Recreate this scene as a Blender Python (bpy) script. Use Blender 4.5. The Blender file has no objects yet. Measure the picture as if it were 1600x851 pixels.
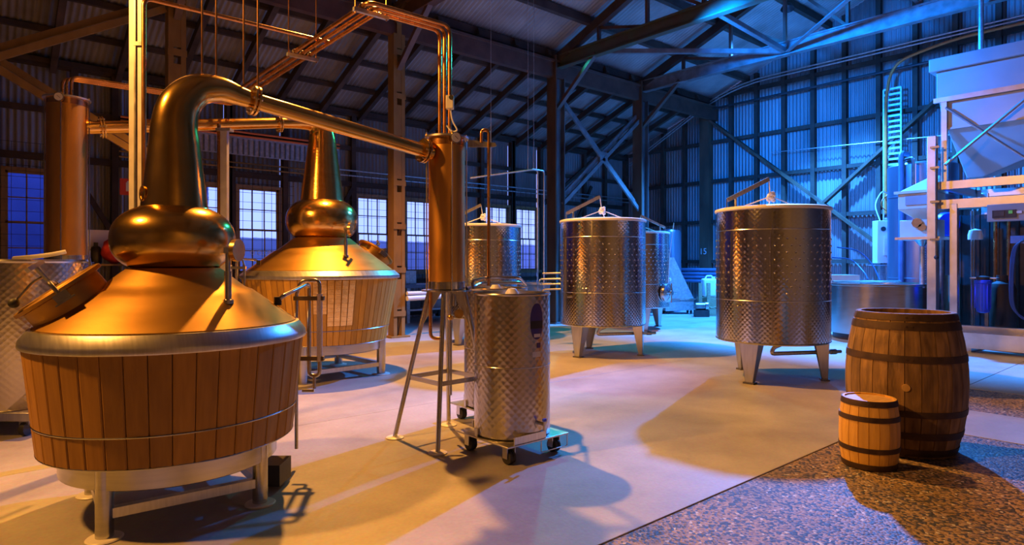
import bpy, math, random
from mathutils import Vector, Matrix, noise
random.seed(7)
PI = math.pi
SC = bpy.context.scene
COL = SC.collection

# ------------------------------------------------------------------ camera
FPX, CXP, CYP, CAMH = 980.0, 800.0, 411.0, 1.4
cam = bpy.data.cameras.new('camera'); camo = bpy.data.objects.new('camera', cam); COL.objects.link(camo)
ANG = math.radians(49.7)                 # the building's axes are the world axes; the camera looks across them
camo.location = (0, 0, CAMH); camo.rotation_euler = (PI/2, 0, ANG-PI/2)
RIGHT = Vector((math.sin(ANG), -math.cos(ANG), 0)); FWD = Vector((math.cos(ANG), math.sin(ANG), 0)); UP = Vector((0, 0, 1))
def CW(x, y, h=0): return RIGHT*x+FWD*y+UP*h     # metres right of / ahead of the camera, height
cam.sensor_width = 36; cam.lens = FPX/1600*36; cam.shift_y = -(425.5-CYP)/1600
cam.clip_start = .05; cam.clip_end = 200
SC.camera = camo
# ------------------------------------------------------------------ world (dusk)
W = bpy.data.worlds.new('dusk'); SC.world = W; W.use_nodes = True
bgn = W.node_tree.nodes['Background']; bgn.inputs[0].default_value = (.24, .33, .95, 1); bgn.inputs[1].default_value = 2.1
# ------------------------------------------------------------------ lights
def light(name, typ, loc, aim, color, power, size=.2, cone=150, blend=.25):
    l = bpy.data.lights.new(name, typ); o = bpy.data.objects.new(name, l); COL.objects.link(o)
    o.location = loc; l.color = color; l.energy = power
    if typ == 'SPOT': l.spot_size = math.radians(cone); l.spot_blend = blend; l.shadow_soft_size = size
    elif typ == 'AREA': l.size = size
    else: l.shadow_soft_size = size
    d = Vector(aim)-Vector(loc); o.rotation_euler = d.to_track_quat('-Z', 'Y').to_euler()
    return o
WARM = (1.0, .42, .075); BLUE = (.03, .26, 1.0); TEAL = (.02, .85, .80)
light('warm_flood', 'SPOT', CW(-2.0, 8.4, 7.05), CW(-.9, 6.0, 0), WARM, 3200, .10, 126, .45)
light('blue_flood', 'SPOT', CW(6.5, 14.8, 7.35), CW(6.15, 12.75, 0), BLUE, 15500, .14, 112, .45)
light('blue_gable_flood', 'SPOT', Vector((9.4, 6.4, 5.6)), Vector((17.0, 4.8, 3.0)), (.0, .19, 1.0), 3600, .15, 100, .6)
light('teal_flood', 'SPOT', Vector((10.0, 9.7, 6.0)), Vector((7.8, 5.6, 0)), TEAL, 330, .12, 104, .5)
light('warm_side_flood', 'SPOT', CW(-4.7, 2.1, 5.0), CW(.4, 4.6, .4), WARM, 1350, .14, 84, .5)
light('warm_back_fill', 'SPOT', CW(1.2, -.6, 6.0), CW(1.0, -4.6, 1.0), WARM, 700, .40, 120, .6)  # added fill behind the camera for warm reflections in the steel, no known lamp
SC.view_settings.view_transform = 'Standard'; SC.view_settings.look = 'None'
SC.view_settings.exposure = 0.2; SC.view_settings.gamma = 1.0; SC.view_settings.use_curve_mapping = False

# ------------------------------------------------------------------ room axes
D1 = Vector((1, 0, 0)); D2 = Vector((0, 1, 0))
TW, SG = 14.0, 17.0                       # window wall, gable wall
RIDGE, SLOPE, EAVE = 4.0, .386, 5.06
def RM(s, t, h): return D1*s+D2*t+UP*h
def roof_h(t): return EAVE+SLOPE*(TW-t) if t >= RIDGE else EAVE+SLOPE*(TW-RIDGE)-SLOPE*(RIDGE-t)
def ray(u, v): return RIGHT*((u-CXP)/FPX)+FWD+UP*((CYP-v)/FPX)
def ZP(u, v, z): return Vector((0, 0, CAMH))+ray(u, v)*z          # point of a sight line at depth z
def SP(u, v, s): r = ray(u, v); return ZP(u, v, s/(r.dot(D1)))     # ... on a plane parallel to the gable
def TP(u, v, t): r = ray(u, v); return ZP(u, v, t/(r.dot(D2)))     # ... on a plane parallel to the window wall

# ------------------------------------------------------------------ materials
MATS = {}
def newmat(name):
    m = bpy.data.materials.new(name); m.use_nodes = True; MATS[name] = m
    nt = m.node_tree; return m, nt, nt.nodes['Principled BSDF']
def N(nt, t, **kw):
    n = nt.nodes.new(t)
    for k, v in kw.items(): setattr(n, k, v)
    return n
def mk(name, col, metal=0, rough=.5, col2=None, scale=6, stretch=(1, 1, 1), bump=0, bscale=None, rvar=0, vary=0, detail=6, coord='Object', contrast=.5):
    """base colour broken up by noise, optional bump, optional per-object tint"""
    m, nt, b = newmat(name); L = nt.links.new
    b.inputs['Metallic'].default_value = metal; b.inputs['Roughness'].default_value = rough
    b.inputs['Base Color'].default_value = (*col, 1)
    tc = N(nt, 'ShaderNodeTexCoord'); mp = N(nt, 'ShaderNodeMapping'); mp.inputs['Scale'].default_value = stretch
    L(tc.outputs[coord], mp.inputs[0])
    vec = mp.outputs[0]
    if vary:
        oi = N(nt, 'ShaderNodeObjectInfo'); ad = N(nt, 'ShaderNodeVectorMath', operation='ADD'); sc = N(nt, 'ShaderNodeMath', operation='MULTIPLY'); sc.inputs[1].default_value = 37
        L(oi.outputs['Random'], sc.inputs[0]); L(vec, ad.inputs[0]); L(sc.outputs[0], ad.inputs[1]); vec = ad.outputs[0]
    nz = N(nt, 'ShaderNodeTexNoise'); nz.inputs['Scale'].default_value = scale; nz.inputs['Detail'].default_value = detail
    L(vec, nz.inputs['Vector'])
    cr = N(nt, 'ShaderNodeValToRGB'); e = cr.color_ramp.elements
    c2 = col2 or tuple(c*.7 for c in col)
    e[0].position = .5-contrast/2; e[0].color = (*c2, 1); e[1].position = .5+contrast/2; e[1].color = (*col, 1)
    L(nz.outputs['Fac'], cr.inputs[0]); out = cr.outputs[0]
    if vary:
        hs = N(nt, 'ShaderNodeHueSaturation'); mr = N(nt, 'ShaderNodeMapRange'); mr.inputs[3].default_value = 1-vary; mr.inputs[4].default_value = 1+vary
        L(oi.outputs['Random'], mr.inputs[0]); L(mr.outputs[0], hs.inputs['Value']); L(out, hs.inputs['Color']); out = hs.outputs[0]
    L(out, b.inputs['Base Color'])
    if rvar:
        mr2 = N(nt, 'ShaderNodeMapRange'); mr2.inputs[3].default_value = rough-rvar; mr2.inputs[4].default_value = rough+rvar
        L(nz.outputs['Fac'], mr2.inputs[0]); L(mr2.outputs[0], b.inputs['Roughness'])
    if bump:
        nb = N(nt, 'ShaderNodeTexNoise'); nb.inputs['Scale'].default_value = bscale or scale*3; nb.inputs['Detail'].default_value = 4
        L(vec, nb.inputs['Vector']); bp = N(nt, 'ShaderNodeBump'); bp.inputs['Strength'].default_value = 1; bp.inputs['Distance'].default_value = bump
        L(nb.outputs['Fac'], bp.inputs['Height']); L(bp.outputs[0], b.inputs['Normal'])
    return m
mk('copper', (.78, .50, .14), 1, .20, (.58, .34, .07), 5, (1, 1, 1), .0012, 7, .06)
mk('copper_brushed', (.54, .315, .085), 1, .46, (.45, .25, .06), 3, (1, 1, 5), .0003, 60, .05)
mk('copper_bright', (.92, .58, .17), 1, .20, (.80, .45, .10), 9, (1, 1, 3), .0016, 16, .06)
mk('copper_column', (.86, .45, .11), 1, .38, (.74, .36, .08), 6, (1, 1, .3), .0004, 30, .05)
mk('copper_pipe', (.78, .40, .15), 1, .26, (.55, .25, .09), 8, (1, 1, 1), 0, 0, .08)
mk('steel', (.56, .55, .53), 1, .24, (.45, .44, .42), 4, (1, 1, 14), 0, 0, .06)
mk('steel_dark', (.32, .31, .30), 1, .38, (.18, .17, .17), 12, (1, 1, 1), 0, 0, .08)
mk('steel_satin', (.70, .69, .67), 1, .36, (.55, .54, .52), 6, (12, 1, 1), 0, 0, .05)
mk('brass', (.92, .62, .22), 1, .25, (.60, .36, .10), 14, (1, 1, 1), .0008, 60, .08)
mk('stave_wood', (.43, .215, .035), 0, .6, (.30, .14, .02), 5, (7, 7, .45), .0006, 40, .06, .16)
mk('stave_wood_pale', (.58, .32, .04), 0, .55, (.45, .23, .022), 5, (7, 7, .45), .0006, 40, .06, .18)
mk('barrel_wood', (.40, .235, .09), 0, .75, (.07, .037, .018), 5, (3.5, 3.5, .7), .004, 16, .1, .28)
mk('cask_wood', (.88, .52, .11), 0, .55, (.58, .31, .05), 5, (4, 4, .6), .002, 20, .08, .10)
mk('hoop_iron', (.105, .065, .05), .55, .62, (.05, .032, .03), 14, (1, 1, 1), .001, 50, .1)
mk('cask_head', (.66, .43, .17), 0, .5, (.48, .28, .09), 5, (1, 8, 1), .001, 30)
mk('timber', (.085, .056, .04), 0, .85, (.03, .02, .016), 3, (1, 1, 1), .003, 14, .05, .25)
mk('timber_warm', (.16, .09, .05), 0, .8, (.06, .033, .02), 3, (1, 1, .4), .003, 14, .05, .2)
mk('pallet_wood', (.36, .30, .17), 0, .8, (.22, .17, .09), 5, (1, 6, 6), .001, 20, 0, .2)
mk('beam_paint', (.16, .085, .06), .1, .5, (.07, .04, .03), 4, (1, 1, 1), .001, 20, .08)
mk('beam_green', (.08, .12, .07), .1, .45, (.10, .06, .04), 3, (1, 1, 1), .001, 20, .08)
mk('column_ochre', (.38, .23, .06), .1, .5, (.22, .125, .03), 5, (1, 1, .4), .001, 20, .08)
mk('column_steel', (.24, .25, .26), .5, .45, (.10, .09, .09), 3, (1, 1, .6), .001, 20, .1)
mk('brace_steel', (.34, .34, .35), .5, .42, (.18, .16, .15), 5, (1, 1, 1), 0, 0, .08)
mk('galv', (.62, .62, .64), .7, .42, (.36, .36, .38), 18, (1, 1, 1), 0, 0, .1)
mk('roof_iron', (.40, .38, .37), .35, .52, (.19, .16, .15), 1.3, (1, 1, 1), .0006, 40, .1, .12)
mk('wall_iron', (.36, .36, .37), .4, .5, (.17, .16, .16), 1.1, (1, 1, .35), .0006, 40, .1, .12)
mk('frame_paint', (.34, .21, .09), 0, .5, (.22, .13, .05), 9, (1, 1, 1), .001, 40)
mk('white_plastic', (.82, .80, .77), 0, .38, (.72, .70, .68), 4)
mk('white_rope', (.85, .83, .80), 0, .8, (.66, .64, .6), 60, (1, 1, 1), .001, 150)
mk('black_rubber', (.018, .017, .017), 0, .55, (.03, .03, .03), 12)
mk('black_steel', (.03, .03, .032), .4, .5, (.06, .05, .05), 8)
mk('cream_paint', (.62, .60, .50), 0, .42, (.52, .50, .42), 4)
mk('grey_paint', (.30, .31, .33), 0, .42, (.24, .25, .27), 5)
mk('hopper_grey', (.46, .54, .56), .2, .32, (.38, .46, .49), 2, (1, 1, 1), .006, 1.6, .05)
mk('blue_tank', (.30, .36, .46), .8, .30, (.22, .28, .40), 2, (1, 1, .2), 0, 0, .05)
mk('blue_plastic', (.02, .08, .85), 0, .35, (.02, .06, .70), 6)
mk('blue_hose', (.02, .05, .14), 0, .45, (.015, .04, .10), 6)
mk('red_paint', (.75, .05, .03), 0, .4, (.62, .04, .02), 6)
mk('red_cloth', (.72, .05, .03), 0, .8, (.45, .02, .015), 9, (1, 1, 1), .01, 8)
mk('orange_cable', (.85, .22, .05), 0, .5, (.65, .15, .03), 6)
mk('sign_red', (.80, .07, .04), 0, .4, (.74, .06, .03), 3)
mk('sign_white', (.86, .84, .80), 0, .4, (.80, .78, .75), 3)
mk('label_blue', (.035, .03, .22), 0, .35, (.06, .03, .16), 20)
mk('label_black', (.012, .012, .02), 0, .4, (.02, .02, .03), 20)
mk('label_white', (.70, .68, .70), 0, .4, (.62, .60, .63), 20)
mk('led_green', (.15, .75, .12), 0, .4, (.12, .6, .1), 20)
mk('ply', (.34, .33, .22), 0, .7, (.24, .22, .14), 5, (1, 1, .3), .001, 30)
mk('pad_white', (.80, .77, .72), 0, .4, (.66, .63, .58), 8)
mk('strut_paint', (.62, .60, .60), .3, .45, (.50, .48, .48), 14)
mk('yard_blue', (.42, .50, .80), 0, .7, (.34, .42, .72), 3)
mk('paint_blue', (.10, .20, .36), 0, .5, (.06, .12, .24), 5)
mk('exterior_wall', (.07, .12, .46), 0, .8, (.04, .07, .30), 2)
mk('earth', (.10, .10, .14), 0, .9, (.06, .06, .09), 1)

def tank_mat(name, base, rough, cell, dist):
    """stainless with rows of pressed scales, laid out on the cylinder's own uv in metres"""
    m, nt, b = newmat(name); L = nt.links.new
    b.inputs['Metallic'].default_value = 1; b.inputs['Roughness'].default_value = rough; b.inputs['Base Color'].default_value = (*base, 1)
    uv = N(nt, 'ShaderNodeUVMap'); mp = N(nt, 'ShaderNodeMapping'); mp.inputs['Rotation'].default_value = (0, 0, PI/4)
    mp.inputs['Scale'].default_value = (1/cell,)*3; L(uv.outputs[0], mp.inputs[0])
    vo = N(nt, 'ShaderNodeTexVoronoi', voronoi_dimensions='2D'); vo.inputs['Scale'].default_value = 1; vo.inputs['Randomness'].default_value = 0.0
    L(mp.outputs[0], vo.inputs['Vector'])
    bp = N(nt, 'ShaderNodeBump'); bp.inputs['Strength'].default_value = 1; bp.inputs['Distance'].default_value = dist; L(vo.outputs['Distance'], bp.inputs['Height'])
    L(bp.outputs[0], b.inputs['Normal'])
    nz = N(nt, 'ShaderNodeTexNoise'); nz.inputs['Scale'].default_value = 3; nz.inputs['Detail'].default_value = 5; L(uv.outputs[0], nz.inputs['Vector'])
    mr = N(nt, 'ShaderNodeMapRange'); mr.inputs[3].default_value = rough-.05; mr.inputs[4].default_value = rough+.07; L(nz.outputs['Fac'], mr.inputs[0]); L(mr.outputs[0], b.inputs['Roughness'])
    return m
tank_mat('scaled_steel', (.58, .56, .54), .15, .040, .0016)
tank_mat('swirled_steel', (.50, .46, .40), .24, .040, .0024)

def floor_mats():
    m, nt, b = newmat('concrete'); L = nt.links.new
    tc = N(nt, 'ShaderNodeTexCoord')
    n1 = N(nt, 'ShaderNodeTexNoise'); n1.inputs['Scale'].default_value = .9; n1.inputs['Detail'].default_value = 8; n1.inputs['Roughness'].default_value = .62
    n2 = N(nt, 'ShaderNodeTexNoise'); n2.inputs['Scale'].default_value = 45; n2.inputs['Detail'].default_value = 3
    L(tc.outputs['Object'], n1.inputs[0]); L(tc.outputs['Object'], n2.inputs[0])
    cr = N(nt, 'ShaderNodeValToRGB'); e = cr.color_ramp.elements; e[0].position = .33; e[0].color = (.34, .31, .285, 1); e[1].position = .62; e[1].color = (.52, .495, .46, 1); L(n1.outputs[0], cr.inputs[0])
    mx = N(nt, 'ShaderNodeMix', data_type='RGBA', blend_type='MULTIPLY'); mx.inputs[0].default_value = .35
    L(cr.outputs[0], mx.inputs[6]); L(n2.outputs['Color'], mx.inputs[7])
    n3 = N(nt, 'ShaderNodeTexNoise'); n3.inputs['Scale'].default_value = .45; n3.inputs['Detail'].default_value = 6; L(tc.outputs['Object'], n3.inputs[0])
    st = N(nt, 'ShaderNodeValToRGB'); e = st.color_ramp.elements; e[0].position = .60; e[0].color = (1, 1, 1, 1); e[1].position = .66; e[1].color = (.74, .73, .72, 1); L(n3.outputs[0], st.inputs[0])
    m2 = N(nt, 'ShaderNodeMix', data_type='RGBA', blend_type='MULTIPLY'); m2.inputs[0].default_value = 1; L(mx.outputs[2], m2.inputs[6]); L(st.outputs[0], m2.inputs[7])
    L(m2.outputs[2], b.inputs['Base Color'])
    mr = N(nt, 'ShaderNodeMapRange'); mr.inputs[3].default_value = .42; mr.inputs[4].default_value = .68; L(n1.outputs[0], mr.inputs[0]); L(mr.outputs[0], b.inputs['Roughness'])
    bp = N(nt, 'ShaderNodeBump'); bp.inputs['Distance'].default_value = .0012; L(n2.outputs[0], bp.inputs['Height']); L(bp.outputs[0], b.inputs['Normal'])
    m, nt, b = newmat('aggregate'); L = nt.links.new
    tc = N(nt, 'ShaderNodeTexCoord')
    vo = N(nt, 'ShaderNodeTexVoronoi'); vo.inputs['Scale'].default_value = 62; L(tc.outputs['Object'], vo.inputs['Vector'])
    sp = N(nt, 'ShaderNodeSeparateColor'); L(vo.outputs['Color'], sp.inputs[0])
    cr = N(nt, 'ShaderNodeValToRGB'); cr.color_ramp.interpolation = 'CONSTANT'; e = cr.color_ramp.elements
    e[0].position = 0; e[0].color = (.05, .05, .065, 1); e[1].position = .36; e[1].color = (.24, .16, .09, 1)
    for p, c in ((.6, (.33, .23, .13)), (.86, (.16, .11, .07)), (.97, (.52, .49, .45))):
        x = e.new(p); x.color = (*c, 1)
    L(sp.outputs[0], cr.inputs[0])
    n1 = N(nt, 'ShaderNodeTexNoise'); n1.inputs['Scale'].default_value = 1.1; n1.inputs['Detail'].default_value = 6; L(tc.outputs['Object'], n1.inputs[0])
    c2 = N(nt, 'ShaderNodeValToRGB'); e = c2.color_ramp.elements; e[0].position = .3; e[0].color = (.7, .7, .7, 1); e[1].position = .65; e[1].color = (1.25, 1.22, 1.15, 1); L(n1.outputs[0], c2.inputs[0])
    mx = N(nt, 'ShaderNodeMix', data_type='RGBA', blend_type='MULTIPLY'); mx.inputs[0].default_value = 1; L(cr.outputs[0], mx.inputs[6]); L(c2.outputs[0], mx.inputs[7]); L(mx.outputs[2], b.inputs['Base Color'])
    b.inputs['Roughness'].default_value = .6
    bp = N(nt, 'ShaderNodeBump'); bp.inputs['Distance'].default_value = .004; bp.invert = True; L(vo.outputs['Distance'], bp.inputs['Height']); L(bp.outputs[0], b.inputs['Normal'])
    m, nt, b = newmat('glass'); b.inputs['Base Color'].default_value = (.92, .94, 1, 1); b.inputs['Roughness'].default_value = .12
    b.inputs['Transmission Weight'].default_value = 1; b.inputs['IOR'].default_value = 1.08
    nz = N(nt, 'ShaderNodeTexNoise'); nz.inputs['Scale'].default_value = 4; bp = N(nt, 'ShaderNodeBump'); bp.inputs['Distance'].default_value = .002
    nt.links.new(nz.outputs[0], bp.inputs['Height']); nt.links.new(bp.outputs[0], b.inputs['Normal'])
    m, nt, b = newmat('clear_tube'); b.inputs['Base Color'].default_value = (.9, .85, .84, 1); b.inputs['Roughness'].default_value = .25
    b.inputs['Transmission Weight'].default_value = .15; b.inputs['IOR'].default_value = 1.3
    nz = N(nt, 'ShaderNodeTexNoise'); nz.inputs['Scale'].default_value = 30; mr = N(nt, 'ShaderNodeMapRange'); mr.inputs[3].default_value = .2; mr.inputs[4].default_value = .35
    nt.links.new(nz.outputs[0], mr.inputs[0]); nt.links.new(mr.outputs[0], b.inputs['Roughness'])
    m, nt, b = newmat('lamp_lens'); b.inputs['Emission Color'].default_value = (.1, .4, 1, 1); b.inputs['Emission Strength'].default_value = 2
floor_mats()

# ------------------------------------------------------------------ mesh builder
class MB:
    def __init__(self): self.v = []; self.f = []; self.uv = {}
    def add(self, vs, fs, uvs=None):
        o = len(self.v); self.v += [Vector(p) for p in vs]
        for i, f in enumerate(fs):
            if uvs: self.uv[len(self.f)] = uvs[i]
            self.f.append(tuple(o+k for k in f))
        return self
    def box(self, c, size, ax=None, ay=None, az=None):
        c = Vector(c); ax = Vector(ax or (1, 0, 0)); ay = Vector(ay or (0, 1, 0)); az = Vector(az or (0, 0, 1))
        a, b, d = ax*size[0]/2, ay*size[1]/2, az*size[2]/2
        vs = [c+a*i+b*j+d*k for k in (-1, 1) for j in (-1, 1) for i in (-1, 1)]
        return self.add(vs, [(0, 2, 3, 1), (4, 5, 7, 6), (0, 1, 5, 4), (2, 6, 7, 3), (0, 4, 6, 2), (1, 3, 7, 5)])
    def rbox(self, s0, s1, t0, t1, h0, h1):       # box in room axes
        return self.box(RM((s0+s1)/2, (t0+t1)/2, (h0+h1)/2), (abs(s1-s0), abs(t1-t0), abs(h1-h0)), D1, D2, UP)
    def beam(self, p, q, w, d, up=UP):            # bar p->q, w across, d along up
        p, q = Vector(p), Vector(q); x = (q-p); l = x.length; x.normalize(); up = Vector(up)
        y = up.cross(x)
        if y.length < 1e-4: y = Vector((1, 0, 0)).cross(x)
        y.normalize(); z = x.cross(y)
        return self.box((p+q)/2, (l, w, d), x, y, z)
    def ibeam(self, p, q, w, d, tf=.02, up=UP):
        p, q = Vector(p), Vector(q); x = (q-p).normalized(); up = Vector(up); y = up.cross(x).normalized(); z = x.cross(y)
        self.beam(p+z*(d/2-tf/2), q+z*(d/2-tf/2), w, tf, up); self.beam(p-z*(d/2-tf/2), q-z*(d/2-tf/2), w, tf, up)
        return self.beam(p, q, tf, d-2*tf, up)
    def angle(self, p, q, w, th=.01, up=UP, flip=1):
        p, q = Vector(p), Vector(q); x = (q-p).normalized(); up = Vector(up); y = up.cross(x).normalized(); z = x.cross(y)
        self.beam(p+z*(w/2), q+z*(w/2), th, w, up)
        return self.beam(p+y*flip*w/2, q+y*flip*w/2, w, th, up)
    def tube(self, path, r, seg=10, caps=True, close=False):
        path = [Vector(p) for p in path]; n = len(path)
        rs = r if isinstance(r, (list, tuple)) else [r]*n
        tang = []
        for i in range(n):
            a = path[(i-1) % n if close else max(i-1, 0)]; b = path[(i+1) % n if close else min(i+1, n-1)]
            tang.append((b-a).normalized())
        ref = Vector((0, 0, 1)) if abs(tang[0].z) < .9 else Vector((1, 0, 0))
        nrm = (ref-tang[0]*ref.dot(tang[0])).normalized(); vs = []
        for i in range(n):
            nrm = nrm-tang[i]*nrm.dot(tang[i]); nrm.normalize(); bi = tang[i].cross(nrm)
            for k in range(seg):
                a = 2*PI*k/seg; vs.append(path[i]+(nrm*math.cos(a)+bi*math.sin(a))*rs[i])
        fs = []
        for i in range(n if close else n-1):
            j = (i+1) % n
            for k in range(seg): fs.append((i*seg+k, i*seg+(k+1) % seg, j*seg+(k+1) % seg, j*seg+k))
        if caps and not close: fs.append(tuple(range(seg-1, -1, -1))); fs.append(tuple((n-1)*seg+k for k in range(seg)))
        return self.add(vs, fs)
    def cyl(self, p, q, r, seg=16): return self.tube([p, q], r, seg)
    def lathe(self, c, prof, seg=48, axis=UP, ref=None, close=False, capb=False, capt=False):
        c = Vector(c); axis = Vector(axis).normalized()
        x = Vector(ref) if ref else (Vector((1, 0, 0)) if abs(axis.x) < .9 else Vector((0, 1, 0)))
        x = (x-axis*x.dot(axis)).normalized(); y = axis.cross(x); n = len(prof); vs = []; fs = []; us = []
        for r, h in prof:
            for k in range(seg):
                a = 2*PI*k/seg; vs.append(c+axis*h+(x*math.cos(a)+y*math.sin(a))*r)
        dist = [0]
        for i in range(1, n): dist.append(dist[-1]+math.hypot(prof[i][0]-prof[i-1][0], prof[i][1]-prof[i-1][1]))
        rm = max(p[0] for p in prof)
        for i in range(n if close else n-1):
            j = (i+1) % n
            for k in range(seg):
                fs.append((i*seg+k, i*seg+(k+1) % seg, j*seg+(k+1) % seg, j*seg+k))
                a0, a1 = 2*PI*k/seg*rm, 2*PI*(k+1)/seg*rm
                us.append(((a0, dist[i]), (a1, dist[i]), (a1, dist[j]), (a0, dist[j])))
        if capb: fs.append(tuple(range(seg-1, -1, -1))); us.append(tuple((0, 0) for _ in range(seg)))
        if capt: fs.append(tuple((n-1)*seg+k for k in range(seg))); us.append(tuple((0, 0) for _ in range(seg)))
        return self.add(vs, fs, us)
    def disc(self, c, r, th, axis=UP, seg=24):
        return self.lathe(Vector(c)-Vector(axis).normalized()*th/2, [(r, 0), (r, th)], seg, axis, capb=True, capt=True)
    def torus(self, c, R, r, axis=UP, seg=32, ring=8):
        return self.lathe(c, [(R+r*math.cos(2*PI*i/ring), r*math.sin(2*PI*i/ring)) for i in range(ring)], seg, axis, close=True)
    def ball(self, c, r, sx=1, sy=1, sz=1, seg=16, ring=8):
        c = Vector(c); vs = [c+Vector((0, 0, -r*sz))]; fs = []
        for i in range(1, ring):
            p = PI*i/ring-PI/2
            for k in range(seg):
                a = 2*PI*k/seg; vs.append(c+Vector((r*sx*math.cos(p)*math.cos(a), r*sy*math.cos(p)*math.sin(a), r*sz*math.sin(p))))
        vs.append(c+Vector((0, 0, r*sz))); top = len(vs)-1
        for k in range(seg): fs.append((0, 1+(k+1) % seg, 1+k))
        for i in range(ring-2):
            for k in range(seg): fs.append((1+i*seg+k, 1+i*seg+(k+1) % seg, 1+(i+1)*seg+(k+1) % seg, 1+(i+1)*seg+k))
        o = 1+(ring-2)*seg
        for k in range(seg): fs.append((o+k, o+(k+1) % seg, top))
        return self.add(vs, fs)
    def prism(self, pts, d):                       # polygon extruded by vector d
        n = len(pts); pts = [Vector(p) for p in pts]; d = Vector(d)
        vs = pts+[p+d for p in pts]
        fs = [tuple(range(n-1, -1, -1)), tuple(range(n, 2*n))]+[(i, (i+1) % n, n+(i+1) % n, n+i) for i in range(n)]
        return self.add(vs, fs)
    def mesh(self, name, mat, smooth=35, local=None):
        me = bpy.data.meshes.new(name)
        off = Vector(local) if local else Vector((0, 0, 0))
        me.from_pydata([tuple(p-off) for p in self.v], [], self.f)
        if self.uv:
            ul = me.uv_layers.new(name='UVMap'); li = 0
            for i, f in enumerate(self.f):
                us = self.uv.get(i)
                for k in range(len(f)):
                    ul.data[li].uv = us[k] if us else (0, 0); li += 1
        me.materials.append(MATS[mat]); me.validate()
        if smooth: me.shade_smooth(); me.set_sharp_from_angle(angle=math.radians(smooth))
        me.update(); return me
    def build(self, name, mat, parent=None, smooth=35, bevel=0):
        # world-space vertices; children are stored relative to their parent's place
        base = Vector((0, 0, 0)); p = parent
        while p is not None: base = base+p.location; p = p.parent
        loc = Vector((0, 0, 0))
        if parent is None and self.v:
            lo = Vector([min(q[i] for q in self.v) for i in range(3)]); hi = Vector([max(q[i] for q in self.v) for i in range(3)])
            loc = Vector(((lo.x+hi.x)/2, (lo.y+hi.y)/2, lo.z)); base = loc
        o = bpy.data.objects.new(name, self.mesh(name, mat, smooth, base)); COL.objects.link(o); o.parent = parent; o.location = loc
        if bevel:
            b = o.modifiers.new('bevel', 'BEVEL'); b.width = bevel; b.segments = 2; b.limit_method = 'ANGLE'
        return o
def inst(name, me, parent, loc=(0, 0, 0), rz=0):
    o = bpy.data.objects.new(name, me); COL.objects.link(o); o.parent = parent; o.location = loc; o.rotation_euler = (0, 0, rz); return o
def tag(o, label=None, cat=None, group=None, kind=None):
    if label: o['label'] = label
    if cat: o['category'] = cat
    if group: o['group'] = group
    if kind: o['kind'] = kind
    return o
def thing(name, label, cat, loc, group=None):
    o = bpy.data.objects.new(name, None); COL.objects.link(o); o.location = loc; o.empty_display_size = .1
    return tag(o, label, cat, group)
def setting(name, loc=(0, 0, 0)):
    o = bpy.data.objects.new(name, None); COL.objects.link(o); o.location = loc; o['kind'] = 'structure'; return o
def kids(o): return [c for c in bpy.data.objects if c.parent == o]
def copy_tree(o, parent=None):
    c = o.copy(); COL.objects.link(c); c.parent = parent
    for ch in kids(o): copy_tree(ch, c)
    return c
def fillet(pts, r, n=6):
    pts = [Vector(p) for p in pts]; out = [pts[0]]
    for i in range(1, len(pts)-1):
        a, b, c = pts[i-1], pts[i], pts[i+1]; d0 = (a-b); d1 = (c-b); k = min(r, d0.length*.49, d1.length*.49)
        p, q = b+d0.normalized()*k, b+d1.normalized()*k
        for j in range(n+1):
            t = j/n; out.append(p*(1-t)**2+b*2*t*(1-t)+q*t*t)
    out.append(pts[-1]); return out
def spline(pts, n=8):
    pts = [Vector(p) for p in pts]; P = [pts[0]*2-pts[1]]+pts+[pts[-1]*2-pts[-2]]; out = []
    for i in range(1, len(P)-2):
        a, b, c, d = P[i-1:i+3]
        for j in range(n):
            t = j/n; out.append(.5*((2*b)+(c-a)*t+(2*a-5*b+4*c-d)*t*t+(3*b-a-3*c+d)*t**3))
    out.append(pts[-1]); return out
def text_mesh(name, body, size, mat, parent, centre, xdir, updir, squeeze=1):
    """lettering as thin solid mesh"""
    cu = bpy.data.curves.new(name, 'FONT'); cu.body = body; cu.size = size; cu.align_x = 'CENTER'; cu.align_y = 'CENTER'; cu.extrude = .0008; cu.resolution_u = 3
    o = bpy.data.objects.new(name, cu); COL.objects.link(o); bpy.context.view_layer.update()
    me = bpy.data.meshes.new_from_object(o.evaluated_get(bpy.context.evaluated_depsgraph_get())); bpy.data.objects.remove(o)
    x = Vector(xdir).normalized(); u = Vector(updir).normalized(); z = x.cross(u); base = Vector((0, 0, 0)); p = parent
    while p is not None: base += p.location; p = p.parent
    for v in me.vertices: q = v.co.copy(); v.co = Vector(centre)-base+x*q.x*squeeze+u*q.y+z*q.z
    me.materials.clear(); me.materials.append(MATS[mat]); me.name = name
    o = bpy.data.objects.new(name, me); COL.objects.link(o); o.parent = parent; return o

#@@STRUCTURE
# ================================================================== STRUCTURE
def corr(name, parent, O, a, La, b, Lb0, Lb1, n, mat, pitch=.1, amp=.016, spp=6):
    """corrugated sheet: waves along a, runs along b with length Lb0 at one side and Lb1 at the other"""
    m = MB(); k = max(2, int(round(La/pitch*spp))); vs = []; fs = []
    for i in range(k+1):
        x = La*i/k; w = amp*math.sin(2*PI*x/pitch); L = Lb0+(Lb1-Lb0)*i/k
        vs.append(O+a*x+n*w); vs.append(O+a*x+b*L+n*w)
    for i in range(k): fs.append((2*i, 2*i+2, 2*i+3, 2*i+1))
    m.add(vs, fs); return m.build(name, mat, parent, 60)
S0, T0 = -7.0, -6.0
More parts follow.
